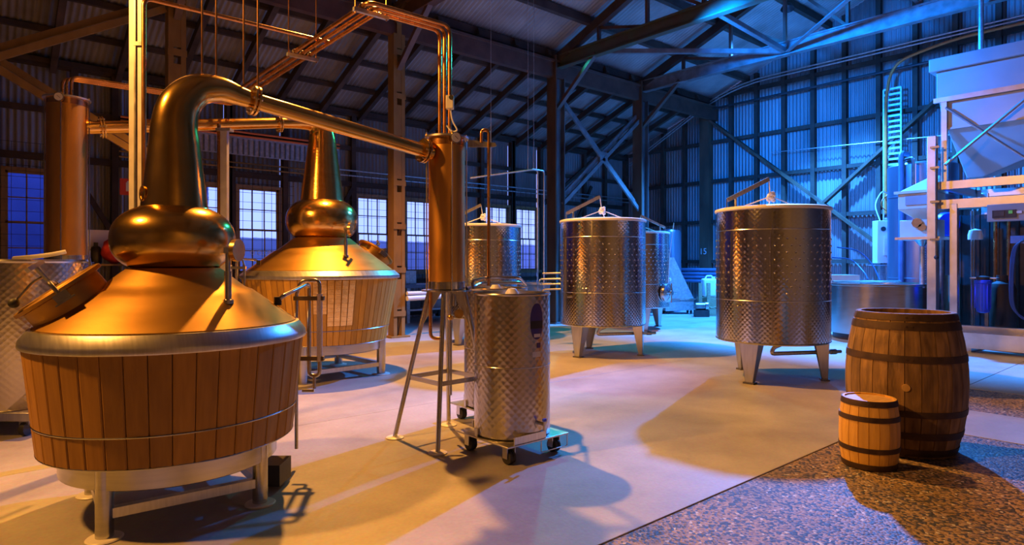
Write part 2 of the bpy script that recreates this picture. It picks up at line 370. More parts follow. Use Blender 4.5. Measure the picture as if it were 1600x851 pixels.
# ---- floor
fl = setting('floor')
MB().rbox(S0, SG+.3, T0, TW+.3, -.2, -.03).build('subfloor', 'black_steel', fl)
def slab(s0, s1, t0, t1, mat, top=0.0): MB().rbox(s0+.003, s1-.003, t0+.003, t1-.003, -.06, top).build('floor_slab', mat, fl, bevel=.004)
for t0, t1 in ((2.1, 5.32), (5.32, 8.54), (8.54, 11.76), (11.76, TW+.1)):
    for s0, s1 in ((S0, -.5), (-.5, 7.15), (7.15, 12.3), (12.3, SG+.1)): slab(s0, s1, t0, t1, 'concrete')
slab(S0, 6.15, T0, 2.1, 'aggregate', -.004); slab(6.15, 7.2, T0, 2.1, 'concrete'); slab(7.2, 8.45, T0, 2.1, 'aggregate', -.003); slab(8.45, SG+.1, T0, 2.1, 'concrete')
# ---- window wall
WIN = [(.33, 1.19), (3.02, 3.87), (4.2, 5.06), (6.96, 7.81), (8.31, 9.17), (10.85, 11.71), (12.0, 12.85)]
WB, WT = 1.22, 3.02
wl = setting('wall_left')
brk = [S0]+[x for w in WIN for x in (w[0]-.06, w[1]+.06)]+[SG]
for i in range(len(brk)-1):
    a, b = brk[i], brk[i+1]
    if i % 2: spans = [(0, WB-.06), (WT+.06, EAVE+.1)]
    else: spans = [(0, EAVE+.1)]
    n = max(1, int(round((b-a)/.9)))
    for j in range(n):
        x0 = a+(b-a)*j/n
        for h0, h1 in spans: corr('wall_sheet', wl, RM(x0, TW+.06, h0), D1, (b-a)/n, UP, h1-h0, h1-h0, -D2, 'wall_iron')
    if i % 2 == 0 and i: pass
for h, w in ((4.15, .1), (3.3, .12), (.95, .1), (.12, .1)): MB().rbox(S0, SG, TW-.06, TW+.03, h-w/2, h+w/2).build('girt', 'timber', wl)
MB().rbox(S0, SG, TW-.1, TW+.05, EAVE-.14, EAVE).build('wall_plate', 'timber', wl)
for x in sorted([w[0]-.13 for w in WIN]+[w[1]+.13 for w in WIN]+[1.95, 2.45, 5.9, 9.95, 13.9, 14.9, 15.9, -.6, -1.6]):
    MB().rbox(x-.055, x+.055, TW-.1, TW+.02, 0, EAVE-.1).build('stud', 'timber', wl)
for (a, ha, b, hb) in ((1.2, 3.25, 2.5, .9), (5.2, .3, 6.8, 3.2), (9.4, 3.2, 10.6, .4), (13.1, .3, 15.2, 3.9), (13.1, 3.2, 15.6, 5.0)):
    MB().beam(RM(a, TW-.08, ha), RM(b, TW-.08, hb), .09, .05, D2).build('diagonal_brace', 'timber', wl)
# windows: timber box, two sashes of 3 x 2 panes each
PW = None
for i, (a, b) in enumerate(WIN):
    wn = setting('window_%d' % (i+1), RM((a+b)/2, TW, WB))
    m = MB()
    for x in (a-.03, b+.03): m.rbox(x-.03, x+.03, TW-.07, TW+.08, WB-.06, WT+.06)
    m.rbox(a, b, TW-.07, TW+.08, WT, WT+.06); m.build('window_frame', 'frame_paint', wn)
    MB().rbox(a-.1, b+.1, TW-.13, TW+.08, WB-.1, WB-.02).build('window_sill', 'frame_paint', wn)
    mid = (WB+WT)/2; wd = (b-a)
    for q, (h0, h1, dy) in enumerate(((WB-.02, mid+.02, .0), (mid-.02, WT, .03))):
        sm = MB(); tt = TW+dy
        for x in (a+.02, b-.02): sm.rbox(x-.02, x+.02, tt-.02, tt+.02, h0, h1)
        sm.rbox(a, b, tt-.02, tt+.02, h0, h0+.04); sm.rbox(a, b, tt-.02, tt+.02, h1-.04, h1)
        sa = sm.build('sash', 'frame_paint', wn)
        gb = MB(); xs = [a+.04+(wd-.08)*k/3 for k in range(4)]; hs = [h0+.04, (h0+h1)/2, h1-.04]
        for x in xs[1:3]: gb.rbox(x-.01, x+.01, tt-.013, tt+.013, hs[0], hs[2])
        gb.rbox(a+.04, b-.04, tt-.013, tt+.013, hs[1]-.01, hs[1]+.01)
        gb.build('glazing_bars', 'frame_paint', sa)
        for k in range(3):
            for j in range(2): MB().rbox(xs[k], xs[k+1], tt-.003, tt+.003, hs[j], hs[j+1]).build('pane', 'glass', sa, 0)
# lettering on the glass of the third window
text_mesh('window_lettering', 'O CLUB', .13, 'sign_white', wn if False else bpy.data.objects['window_3'], RM(4.66, TW-.06, 1.62), D1, UP)
# security mesh in front of the windows
for i, (a, b) in enumerate(WIN):
    m = MB(); a0, b0 = a-.32, b+.28
    if i in (1, 3, 5): b0 = b+.16
    if i in (2, 4, 6): a0 = a-.16
    x = a0
    while x < b0+.01: m.beam(RM(x, TW-.2, .7), RM(x, TW-.2, 3.5), .007, .007, D2); x += .2
    h = .7
    while h < 3.51: m.beam(RM(a0, TW-.2, h), RM(b0, TW-.2, h), .007, .007); h += .2
    nm = ['far left window beside the tall condenser', 'window right behind the front still neck', 'half blue half pale window left of the rear still', 'window just right of the rear still bulb', 'window beside the ochre column', 'window above the far tank', 'last window beside the steel column'][i]
    tag(m.build('mesh_guard', 'black_steel'), 'black wire mesh guard over the '+nm, 'mesh guard', 'window mesh guards')
# ---- gable wall
wg = setting('wall_right')
STUDS = [10.76-.8*k for k in range(-4, 21)]
ed = [TW]+[t for t in STUDS if -5.9 < t < TW-.1]+[T0]
for i in range(len(ed)-1):
    corr('wall_sheet', wg, RM(SG+.06, ed[i], 0), -D2, ed[i]-ed[i+1], UP, roof_h(ed[i])+.02, roof_h(ed[i+1])+.02, -D1, 'wall_iron')
for t in ed[1:-1]:
    w = .16 if abs(t-10.76) < .01 else .055
    MB().rbox(SG-.12-(.12 if w > .1 else 0), SG+.02, t-w, t+w, 0, roof_h(t)-.1).build('post' if w > .1 else 'stud', 'timber_warm' if w > .1 else 'timber', wg)
for h in (1.45, 2.66, 3.88, 5.06, 6.4):
    tm = TW if h < EAVE else TW-(h-EAVE)/SLOPE-.2
    MB().rbox(SG-.10, SG-.0, T0, tm, h-.05, h+.05).build('girt', 'timber', wg)
def gp(u, v): return SP(u, v, SG-.17)
for (p, q) in (((1105, 185), (1372, 381)), ((1462, 158), (1288, 316))): MB().beam(gp(*p), gp(*q), .07, .17, -D1).build('diagonal_brace', 'timber_warm', wg)
pp = gp(1098, 393); text_mesh('post_number', '15', .26, 'label_white', wg, RM(SG-.245, 10.78, pp.z), -D2, UP)
MB().rbox(SG-.10, SG+.2, TW-.10, TW+.2, 0, EAVE+.12).build('corner_post', 'timber', wg)
# ---- unseen walls behind the camera
bk = setting('wall_back'); MB().rbox(S0-.1, S0, T0, TW, 0, 9).build('wall_panel', 'wall_iron', bk)
rt = setting('wall_front'); MB().rbox(S0, SG, T0-.1, T0, 0, 5.2).build('wall_panel', 'wall_iron', rt)
# ---- roof
ce = setting('ceiling')
dn = (D2-UP*SLOPE).normalized(); nn = (UP+D2*SLOPE).normalized()   # down-slope, outward normal of the near slope
rows = [RIDGE, 4.9, 6.0, 7.15, 8.3, 9.45, 10.6, 11.45, 12.3, 13.15, TW+.35]
for i in range(len(rows)-1):
    t0, t1 = rows[i], rows[i+1]; L = (t1-t0)*math.sqrt(1+SLOPE**2)+.1; s = S0
    while s < SG-.1:
        w = min(3.2, SG+.2-s)
        corr('roof_sheet', ce, RM(s, t0, roof_h(t0)+.03+.012*(i % 2)), D1, w, dn, L, L, nn, 'roof_iron'); s += 3.2
MB().add([RM(S0, RIDGE, roof_h(RIDGE)+.03), RM(SG+.2, RIDGE, roof_h(RIDGE)+.03), RM(SG+.2, T0-.2, roof_h(T0-.2)+.03), RM(S0, T0-.2, roof_h(T0-.2)+.03)], [(0, 1, 2, 3)]).build('roof_panel', 'roof_iron', ce)
for t in rows[:-1]:
    big = t < 11; d = .17 if big else .09; w = .12 if big else .08
    MB().beam(RM(S0, t, roof_h(t)-d/2), RM(SG, t, roof_h(t)-d/2), w, d).build('purlin', 'timber', ce)
MB().beam(RM(S0, TW-.1, roof_h(TW)-.05), RM(SG, TW-.1, roof_h(TW)-.05), .08, .09).build('purlin', 'timber', ce)
s = -1.0
while s < SG:
    MB().beam(RM(s, 10.45, roof_h(10.45)-.17), RM(s, TW, roof_h(TW)-.17), .10, .15).build('rafter', 'timber', ce); s += 1.0
# ---- columns, plate beam, trusses, braces
TC = 10.5
beam_col = [2.25, 6.03, 10.29, 13.43]
bb = MB().rbox(S0, SG, TC-.07, TC+.07, 5.7, 6.05); bb.rbox(S0, SG, TC-.12, TC+.12, 6.05, 6.1)
tag(bb.build('plate_beam', 'beam_paint'), 'long dark timber beam carried by the row of columns', 'beam')
def builtup(s, label):
    t = thing('column', label, 'column', RM(s, TC, 0))
    for k in (-1, 1): MB().rbox(s+k*.085-.035, s+k*.085+.035, TC-.11, TC+.11, 0, 5.72).build('channel', 'column_ochre', t)
    h = .4
    while h < 5.6: MB().rbox(s-.13, s+.13, TC-.125, TC-.11, h, h+.10).build('batten', 'column_ochre', t); MB().rbox(s-.05, s+.05, TC-.105, TC-.095, h+.13, h+.70).build('filler_plate', 'column_ochre', t); h += .82
    MB().rbox(s-.2, s+.2, TC-.17, TC+.17, 0, .03).build('base_plate', 'column_ochre', t)
builtup(6.03, 'ochre built-up column right of the rear still')
builtup(2.25, 'ochre built-up column high behind the front still neck')
def hcol(s, label):
    t = thing('column', label, 'column', RM(s, TC, 0))
    MB().rbox(s-.15, s-.13, TC-.11, TC+.11, 0, 5.72).build('flange', 'column_steel', t)
    MB().rbox(s+.13, s+.15, TC-.11, TC+.11, 0, 5.72).build('flange', 'column_steel', t)
    MB().rbox(s-.13, s+.13, TC-.01, TC+.01, 0, 5.72).build('web', 'column_steel', t)
    MB().rbox(s-.19, s-.15, TC-.15, TC+.15, 0, 6.2).build('timber_pack', 'timber_warm', t)
    MB().rbox(s-.24, s+.24, TC-.2, TC+.2, 0, .03).build('base_plate', 'column_steel', t)
hcol(10.29, 'grey steel column left of the scaled tank with hanging rope')
hcol(13.43, 'grey steel column farther back at the end of the cross brace')
def xbrace(s0, s1, label):
    t = thing('cross_brace', label, 'brace', RM((s0+s1)/2, TC, 2.85))
    for (a, b) in (((s0, 5.25), (s1, 2.85)), ((s0, 2.85), (s1, 5.25))):
        for k in (-.07, .07):
            MB().beam(RM(a[0], TC+k*.6, a[1]+k), RM(b[0], TC+k*.6, b[1]+k), .05, .09).build('angle_bar', 'brace_steel' if s0 > 8 else 'column_ochre', t)
    MB().rbox((s0+s1)/2-.14, (s0+s1)/2+.14, TC-.06, TC+.06, 3.93, 4.17).build('gusset', 'brace_steel' if s0 > 8 else 'column_ochre', t)
xbrace(10.42, 13.3, 'blue lit steel cross brace between two grey columns')
xbrace(-2.0, 2.1, 'ochre cross brace at the top left corner')
def truss(s, label, col='beam_paint'):
    t = thing('roof_truss', label, 'truss', RM(s, TC, 5.95))
    te = -2.5; MB().ibeam(RM(s, TC+.1, 6.08), RM(s, te, 6.08), .16, .30, .025).build('tie_beam', col, t)
    MB().beam(RM(s, TC+.1, roof_h(TC)-.30), RM(s, RIDGE, roof_h(RIDGE)-.30), .14, .20).build('top_chord', 'timber', t)
    MB().beam(RM(s, te, roof_h(te)-.30), RM(s, RIDGE, roof_h(RIDGE)-.30), .14, .20).build('top_chord', 'timber', t)
    for a in (9.2, 7.9, 6.6, 5.3, 4.0): MB().beam(RM(s, a, 6.2), RM(s, a, roof_h(a)-.35), .06, .08, D1).build('web_post', 'beam_paint', t)
    for a, b in ((9.2, 7.9), (7.9, 6.6), (6.6, 5.3), (5.3, 4.0)): MB().beam(RM(s+.05, a, roof_h(a)-.38), RM(s+.05, b, 6.2), .06, .08, D1).build('web_diagonal', 'beam_paint', t)
    for k in (-1,): MB().beam(RM(s, TC-1.2, 6.0), RM(s, TC+.0, 5.0), .08, .10, D1).build('knee_brace', 'beam_paint', t)
truss(10.29, 'roof truss with green edged tie beam above the grey column', 'beam_green')
truss(13.43, 'roof truss with blue lit tie beam near the gable wall', 'brace_steel')
truss(6.03, 'roof truss over the ochre column right of the rear still')
truss(2.25, 'roof truss over the ochre column behind the front still')
# plan bracing between the tie beams
for (p, q, lb) in (((948, 84), (1230, 76), 'long pale horizontal brace bar running under the green tie beam'), ((1126, 27), (1230, 76), 'short brace bar dropping from the green tie beam to the bright joint'), ((1420, -60), (1232, 76), 'brace bar climbing right from the bright joint to the frame top')):
    a = SP(p[0], p[1], 10.4); a.z = 5.98; b = SP(q[0], q[1], 13.4); b.z = 5.98
    tag(MB().angle(a, b, .09, .012).build('brace_bar', 'brace_steel'), lb, 'brace')
# outside: ground, yard wall, street building
MB().rbox(S0-30, SG+30, TW+.5, TW+60, -.3, -.25).build('ground', 'earth')['kind'] = 'structure'
tag(MB().rbox(-14, 4.75, TW+4.4, TW+4.7, -.25, 6.2).build('neighbouring_building', 'exterior_wall'), 'deep blue building wall outside the left windows', 'building')
tag(MB().rbox(4.0, 34, TW+5.0, TW+5.2, -.25, 2.15).build('yard_wall', 'yard_blue'), 'blue yard wall seen through the lower window panes', 'wall')
# conduits on the gable wall
def run(name, pts, r, mat, label, cat, fr=.15, seg=8, group=None): return tag(MB().tube(fillet(pts, fr), r, seg).build(name, mat), label, cat, group)
run('conduit', [RM(SG-.24, 13.6, roof_h(13.6)-.45), RM(SG-.24, 9.9, 6.62), RM(SG-.24, -2, 6.62)], .022, 'galv', 'upper pale conduit running across the gable wall', 'pipe', 1.2)
run('conduit', [RM(SG-.24, 13.6, roof_h(13.6)-.53), RM(SG-.24, 9.9, 6.54), RM(SG-.24, -2, 6.54)], .022, 'galv', 'second pale conduit tight below the upper one on the gable', 'pipe', 1.2)
run('conduit', [RM(SG-.24, 11.0, 6.02), RM(SG-.24, -2, 6.1)], .035, 'black_steel', 'dark pipe low across the gable wall under the pale conduits', 'pipe')
lt = gp(1398, 140)
run('orange_cable', [RM(SG-.3, -2, 6.44), RM(SG-.3, 4.4, 6.44), RM(SG-.3, 5.55, 6.2), RM(SG-.3, 5.72, 5.5), RM(SG-.3, 5.72, 2.6)], .035, 'orange_cable', 'orange cable curving down onto the vertical cable ladder', 'cable', .7)
ld = thing('cable_ladder', 'vertical galvanised cable ladder on the blue gable wall', 'ladder', RM(SG-.26, 5.6, 2.4))
for t in (5.40, 5.78): MB().rbox(SG-.28, SG-.22, t-.015, t+.015, 2.4, 5.6).build('rail', 'galv', ld)
h = 2.45
while h < 5.6: MB().rbox(SG-.27, SG-.23, 5.40, 5.78, h, h+.05).build('rung', 'galv', ld); h += .13
run('steel_cable', [gp(1205, 238), gp(1490, 210)], .012, 'galv', 'thin taut cable across the gable wall below the girt', 'cable')
# cable tray on the window wall
tr = thing('cable_tray', 'long perforated cable tray with orange cables under the eaves', 'cable tray', RM(4.5, TW-.3, 3.75))
m = MB(); m.rbox(2.0, 6.35, TW-.32, TW-.30, 3.66, 4.05).build('tray_plate', 'galv', tr)
x = 2.0
while x < 6.35: MB().rbox(x, x+.03, TW-.34, TW-.32, 3.68, 4.0).build('tray_rib', 'steel_dark', tr); x += .11
for x in (2.4, 4.2, 6.0): MB().rbox(x-.03, x+.03, TW-.30, TW-.02, 3.70, 3.75).build('bracket', 'galv', tr)
for h in (4.06, 4.14): MB().tube([RM(2.0, TW-.34, h), RM(6.35, TW-.34, h)], .022, 8).build('cable', 'orange_cable', tr)
for k, (a, b, h) in enumerate(((2.0, 5.9, 3.52), (2.0, 6.4, 3.42), (6.4, 17, 3.6), (6.4, 17, 3.48))):
    run('conduit', [RM(a, TW-.16, h), RM(b, TW-.16, h)]+([RM(b, TW-.16, 1.2)] if b < 6.2 else []), .018, 'column_ochre' if k < 2 else 'galv', ['upper conduit dropping beside the half blue window', 'lower straight conduit above the half blue window', 'upper pale conduit above the right hand windows', 'lower pale conduit above the right hand windows'][k], 'pipe', .08)
#@@OBJECTS
# ================================================================== POT STILLS
def axis_at(c, ang): return Vector((math.cos(ang), math.sin(ang), 0))
def make_still(name, label, C, P):
    """C floor centre; P dict of radii/heights; returns the still"""
    t = thing(name, label, 'still', C); c0 = Vector(C)
    view = (Vector((0, 0, 0))-c0); view.z = 0; view.normalize()                   # towards where the photographer stood
    a0 = math.atan2(view.y, view.x)
    # base drum, legs
    MB().lathe(c0, [(P['rd']-.02, P['hd0']), (P['rd'], P['hd0']+.01), (P['rd'], P['hs0']+.01), (.1, P['hs0']+.01)], 64).build('base_drum', 'steel', t)
    MB().disc(c0+UP*(P['hd0']+.006), P['rd']-.021, .004, UP, 48).build('drum_floor', 'steel_dark', t)
    for p in P['legs']:
        p = Vector(p); lg = MB().cyl(p+UP*.012, p+UP*(P['hd0']+.16), P['rl'], 20).build('leg', 'steel', t)
        MB().lathe(p, [(P['rl']*2.0, 0), (P['rl']*2.05, .006), (P['rl']*1.9, .012), (P['rl']*.5, .014)], 28, capb=True).build('foot_pad', 'pad_white', lg)
    L = P['legs']
    for i in range(len(L)):
        p, q = Vector(L[i])+UP*.13, Vector(L[(i+1) % len(L)])+UP*.13
        MB().beam(p, q, .05, .05).build('stretcher', 'steel_satin', t)
    # staves over a dark core
    MB().lathe(c0, [(P['rs0']-.03, P['hs0']), (P['rs1']-.03, P['hs1'])], 48).build('vessel_wall', 'black_steel', t)
    n = P['n']; w0 = 2*PI*P['rs0']/n; w1 = 2*PI*P['rs1']/n; g = .0022
    vs = []
    for (r, h, w) in ((P['rs0'], P['hs0'], w0), (P['rs1'], P['hs1'], w1)):
        b = w*.06
        vs += [Vector((r-.028, -w/2+g, h)), Vector((r-.028, w/2-g, h)), Vector((r-.004, w/2-g, h)), Vector((r, w/2-g-b, h)), Vector((r, -w/2+g+b, h)), Vector((r-.004, -w/2+g, h))]
    m = MB(); m.add(vs, [(0, 1, 2, 3, 4, 5), (11, 10, 9, 8, 7, 6)]+[(i, i+6, (i+1) % 6+6, (i+1) % 6) for i in range(6)])
    me = m.mesh('stave', P['wood'], 0)
    for k in range(n): inst('stave', me, t, (0, 0, 0), 2*PI*(k+.5)/n)
    hh = P['hhoop']; rh = P['rs0']+(P['rs1']-P['rs0'])*(hh-P['hs0'])/(P['hs1']-P['hs0'])
    MB().torus(c0+UP*hh, rh+.001, .005, UP, 72, 6).build('hoop_wire', 'steel', t)
    MB().torus(c0+UP*P['hs0'], P['rs0']-.002, .005, UP, 72, 6).build('hoop_wire', 'steel', t)
    # shoulder ring
    MB().lathe(c0, [(P['rs1']-.05, P['hr0']-.004), (P['rr'], P['hr0']), (P['rr']+.004, P['hr0']+.008), (P['rr'], P['hr1']), (P['rc']+.02, P['hc']-.004), (P['rc']-.02, P['hc'])], 96).build('shoulder_ring', 'steel_satin', t)
    # copper cone
    pr = []
    for i in range(13):
        f = i/12; r = P['rc']+(P['rp']-P['rc'])*f; h = P['hc']+(P['hp']-P['hc'])*f
        sag = math.sin(PI*f)*P.get('bow', .012); pr.append((r, h-sag if f > .6 else h+sag*.3))
    cone = MB().lathe(c0, [(P['rc']+.004, P['hc']-.006), (P['rc']+.004, P['hc']+.004)]+pr, 96).build('copper_cone', P['m_cone'], t)
    # bulb
    pr = []; hm = P['hb0']+(P['hb1']-P['hb0'])*.47; ex = 2.3
    for i in range(25):
        h = P['hb0']+(P['hb1']-P['hb0'])*(.5-.5*math.cos(PI*i/24)); lim = P['rp']*.84 if h < hm else P['rn0']; end = P['hb0'] if h < hm else P['hb1']
        bv = abs(end-hm)/(1-(lim/P['rb'])**ex)**(1/ex); pr.append((P['rb']*max(1-(abs(h-hm)/bv)**ex, 0)**(1/ex), h))
    MB().lathe(c0, [(P['rp'], P['hb0']-.01)]+pr, 96).build('copper_bulb', P['m_bulb'], t)
    # swan neck: vertical taper, bend, then into the lyne arm
    A = Vector(P['arm_dir']).normalized()
    pts = []; rr = []
    for f in (0, .25, .5, .75, 1):
        pts.append(c0+UP*(P['hb1']-.01+(P['hn']-P['hb1']+.01)*f)); rr.append(P['rn0']+(P['rn1']-P['rn0'])*f)
    bend = P['bend']   # list of (along arm, height, radius)
    for (m_, h_, r_) in bend: pts.append(c0+A*m_+UP*h_); rr.append(r_)
    fine = spline(pts, 8); k = len(pts)-1; fr = []
    for i in range(len(fine)):
        x = i/8; j = min(int(x), k-1); fr.append(rr[j]+(rr[j+1]-rr[j])*(x-j))
    MB().tube(fine, fr, 40, caps=False).build('swan_neck', P['m_neck'], t)
    MB().torus(c0+UP*(P['hb1']-.004), P['rn0']+.002, .006, UP, 64, 8).build('neck_seam', P['m_neck'], t)
    e0 = fine[-1]; e1 = Vector(P['arm_end']); ra = fr[-1]; ax = (e1-e0).normalized()
    MB().tube([e0, e1], ra, 28).build('lyne_arm', P['m_neck'], t)
    def flange(p, q, rf):
        fo = MB().disc(p-q*.012, rf, .012, q, 28).build('flange', 'brass', t)
        MB().disc(p+q*.012, rf, .012, q, 28).build('flange', 'brass', t)
        x = q.cross(UP).normalized(); y = x.cross(q); 
        for i in range(6):
            a = 2*PI*i/6; pc = p+(x*math.cos(a)+y*math.sin(a))*rf*.78; MB().cyl(pc-q*.03, pc+q*.03, rf*.09, 8).build('bolt', 'steel', fo)
    flange(e0+ax*.02, ax, P['rf'])
    flange(e1-ax*P['fback'], ax, P['rf'])
    # manway hatch on the cone
    ha = a0+P['hatch']; f = .40; r = P['rc']+(P['rp']-P['rc'])*f; h = P['hc']+(P['hp']-P['hc'])*f
    rad = Vector((math.cos(ha), math.sin(ha), 0)); sl = (P['rc']-P['rp']); hl = (P['hp']-P['hc'])
    nrm = (rad*hl+UP*sl).normalized(); dn_ = (rad*sl-UP*hl).normalized(); sd = nrm.cross(dn_)
    hp = c0+rad*r+UP*h+nrm*.03; R = P['rh']
    ht = MB().lathe(hp-nrm*.08, [(R*.86, 0), (R*.86, .13)], 48, nrm).build('hatch_collar', 'copper_brushed', t)
    lid = MB().lathe(hp+nrm*.052, [(R*.90, -.006), (R, 0), (R, .018), (R*.95, .024), (R*.86, .024), (R*.84, .030), (R*.3, .036), (.001, .036)], 48, nrm, capb=True).build('hatch_lid', P['m_cone'], t)
    MB().torus(hp+nrm*.078, R*.62, .004, nrm, 40, 6).build('lid_ring', 'copper_brushed', lid)
    hg = MB(); hg.beam(hp-sd*R*1.02+nrm*.02, hp-sd*R*1.02+nrm*.11, .05, .03, dn_); hg.box(hp-sd*R*1.06+nrm*.03, (.10, .06, .05), dn_, sd, nrm)
    hg.build('hatch_hinge', 'steel_dark', t)
    cl = MB(); cl.box(hp+sd*R*1.02+nrm*.03, (.07, .045, .05), dn_, sd, nrm); cl.box(hp+sd*R*1.06+nrm*.006, (.10, .06, .008), dn_, sd, nrm); cl.build('clamp_bracket', 'steel_dark', t)
    ck = MB(); ck.tube(fillet([hp+sd*R*1.02+nrm*.04, hp+sd*R*.98+nrm*.12, hp+sd*R*.1+nrm*.115, hp-sd*R*1.0+nrm*.10], .03), .011, 10); ck.build('clamp_bar', 'steel_dark', t)
    hc = hp+sd*R*.55+nrm*.11
    th = MB(); th.cyl(hc, hc+nrm*.11, .011, 10); th.box(hc+nrm*.115, (.10, .028, .022), dn_*.7+sd*.7, (dn_*-.7+sd*.7), nrm); th.build('clamp_screw', 'steel', t)
    hk = MB(); hk.tube(fillet([hc+nrm*.05, hc+nrm*.055+dn_*.05, hc+nrm*.02+dn_*.16], .04), .007, 8); hn = hk.build('hatch_handle', 'steel', t)
    MB().ball(hc+nrm*.015+dn_*.18, .026).build('knob', 'black_rubber', hn)
    # vent pipe with round valve
    va = a0+P['vent']; f = .42; r = P['rc']+(P['rp']-P['rc'])*f; h = P['hc']+(P['hp']-P['hc'])*f
    vp = c0+Vector((math.cos(va), math.sin(va), 0))*r+UP*h; k = P['vs']
    MB().lathe(vp, [(.030*k, -.01), (.030*k, .012), (.020*k, .016)], 20).build('vent_socket', 'steel', t)
    vv = MB().tube(fillet([vp, vp+UP*.28*k, vp+UP*.28*k+RIGHT*.045*k], .012*k), [.017*k]*2+[.017*k]*6+[.017*k], 14) if False else MB().cyl(vp, vp+UP*.17*k, .019*k, 16)
    vv.cyl(vp+UP*.17*k, vp+UP*.285*k, .013*k, 14); vv.box(vp+UP*.285*k+RIGHT*.01*k, (.055*k, .03*k, .03*k), RIGHT, FWD, UP); vv.build('vent_pipe', 'steel', t)
    vd = (RIGHT*.98-FWD*.12).normalized()
    MB().disc(vp+UP*.285*k+RIGHT*.05*k, .062*k, .026*k, vd, 28).build('vent_valve', 'brass', t)
    # sight port on the neck
    pa = a0+P['port']; pd = Vector((math.cos(pa), math.sin(pa), 0)); ph = P['hb1']+.07*k
    MB().torus(c0+pd*(P['rn0']-.008)+UP*ph, .042*k, .006*k, pd, 24, 8).build('sight_port', P['m_neck'], t)
    return t
C1 = CW(-2.0, 3.72); C2 = CW(-2.40, 7.93)
KA = CW(-.52, 5.0); KB = CW(-4.47, 6.3)          # the two condensers
a1 = KA-C1; a2 = KB-C2
def floorpt(u, v): z = FPX*CAMH/(v-CYP); p = ZP(u, v, z); p.z = 0; return p
def ring_legs(c, pts, r):                          # four legs square on a circle through the seen feet
    a = math.atan2((pts[0]-c).y, (pts[0]-c).x); return [c+Vector((math.cos(a+k*PI/2), math.sin(a+k*PI/2), 0))*r for k in range(4)]
P1 = dict(rd=.567, hd0=.245, hs0=.387, hs1=.955, rs0=.662, rs1=.722, rl=.042, n=42, wood='stave_wood', hhoop=.548, hr0=.955, hr1=.992, rr=.738, rc=.676, hc=1.052,
          rp=.245, hp=1.372, hb0=1.362, hb1=1.728, rb=.333, rn0=.180, rn1=.124, hn=2.22, m_cone='copper_brushed', m_bulb='copper', m_neck='copper', arm_dir=a1,
          bend=[(.03, 2.345, .114), (.12, 2.445, .098), (.25, 2.475, .078), (.37, 2.455, .060), (.44, 2.442, .053)], arm_end=CW(-.63, 4.905, 2.262), rf=.095, fback=.07,
          legs=ring_legs(C1, [floorpt(161, 843)], .565-.02), hatch=-1.46, vent=.55, vs=1.0, rh=.235, port=-1.25)
P1['legs'] = [C1+(p-C1)*.98 for p in ring_legs(C1, [floorpt(161, 843)], .55)]
still1 = make_still('pot_still', 'front copper pot still with brown timber staves and hatch on its cone', C1, P1)
P2 = dict(rd=.74, hd0=.325, hs0=.448, hs1=1.215, rs0=.795, rs1=.940, rl=.055, n=72, wood='stave_wood_pale', hhoop=.62, hr0=1.215, hr1=1.255, rr=.962, rc=.88, hc=1.315,
          rp=.345, hp=1.715, hb0=1.70, hb1=2.185, rb=.437, rn0=.268, rn1=.165, hn=2.95, m_cone='copper_brushed', m_bulb='copper_bright', m_neck='copper_bright', arm_dir=a2,
          bend=[(.03, 3.08, .142), (.13, 3.155, .115), (.28, 3.14, .085), (.42, 3.115, .070), (.52, 3.10, .066)], arm_end=KB+(C2-KB).normalized()*.16+UP*2.78, rf=.115, fback=.14,
          legs=[], hatch=1.9, vent=.42, vs=1.15, rh=.26, port=2.6, bow=.012)
P2['legs'] = ring_legs(C2, [floorpt(595, 584)], .745)
still2 = make_still('pot_still', 'rear copper pot still with paler staves and a row of brass plaques', C2, P2)
# brass plaques on the rear still's staves
b0 = math.atan2(-C2.y, -C2.x)
for i in range(6):
    k = round((b0-.10+i*.0873)/(2*PI/72)-.5); an = 2*PI*(k+.5)/72
    lo = .82 if i < 2 else .68
    def pt(h, w, o): r = P2['rs0']+(P2['rs1']-P2['rs0'])*(h-P2['hs0'])/(P2['hs1']-P2['hs0'])+o; return C2+Vector((math.cos(an)*r-math.sin(an)*w, math.sin(an)*r+math.cos(an)*w, h))
    m = MB(); n = 10
    for j in range(n):
        h0 = lo+(1.205-lo)*j/n+.0008; h1 = lo+(1.205-lo)*(j+1)/n-.0008
        vs = [pt(h0, -.033, .001), pt(h0, .033, .001), pt(h1, .033, .001), pt(h1, -.033, .001), pt(h0, -.033, .006), pt(h0, .033, .006), pt(h1, .033, .006), pt(h1, -.033, .006)]
        m.add(vs, [(4, 5, 6, 7), (0, 1, 5, 4), (1, 2, 6, 5), (2, 3, 7, 6), (3, 0, 4, 7)])
    tag(m.build('plaque', 'brass', still2, 0), 'engraved brass plaque strip')
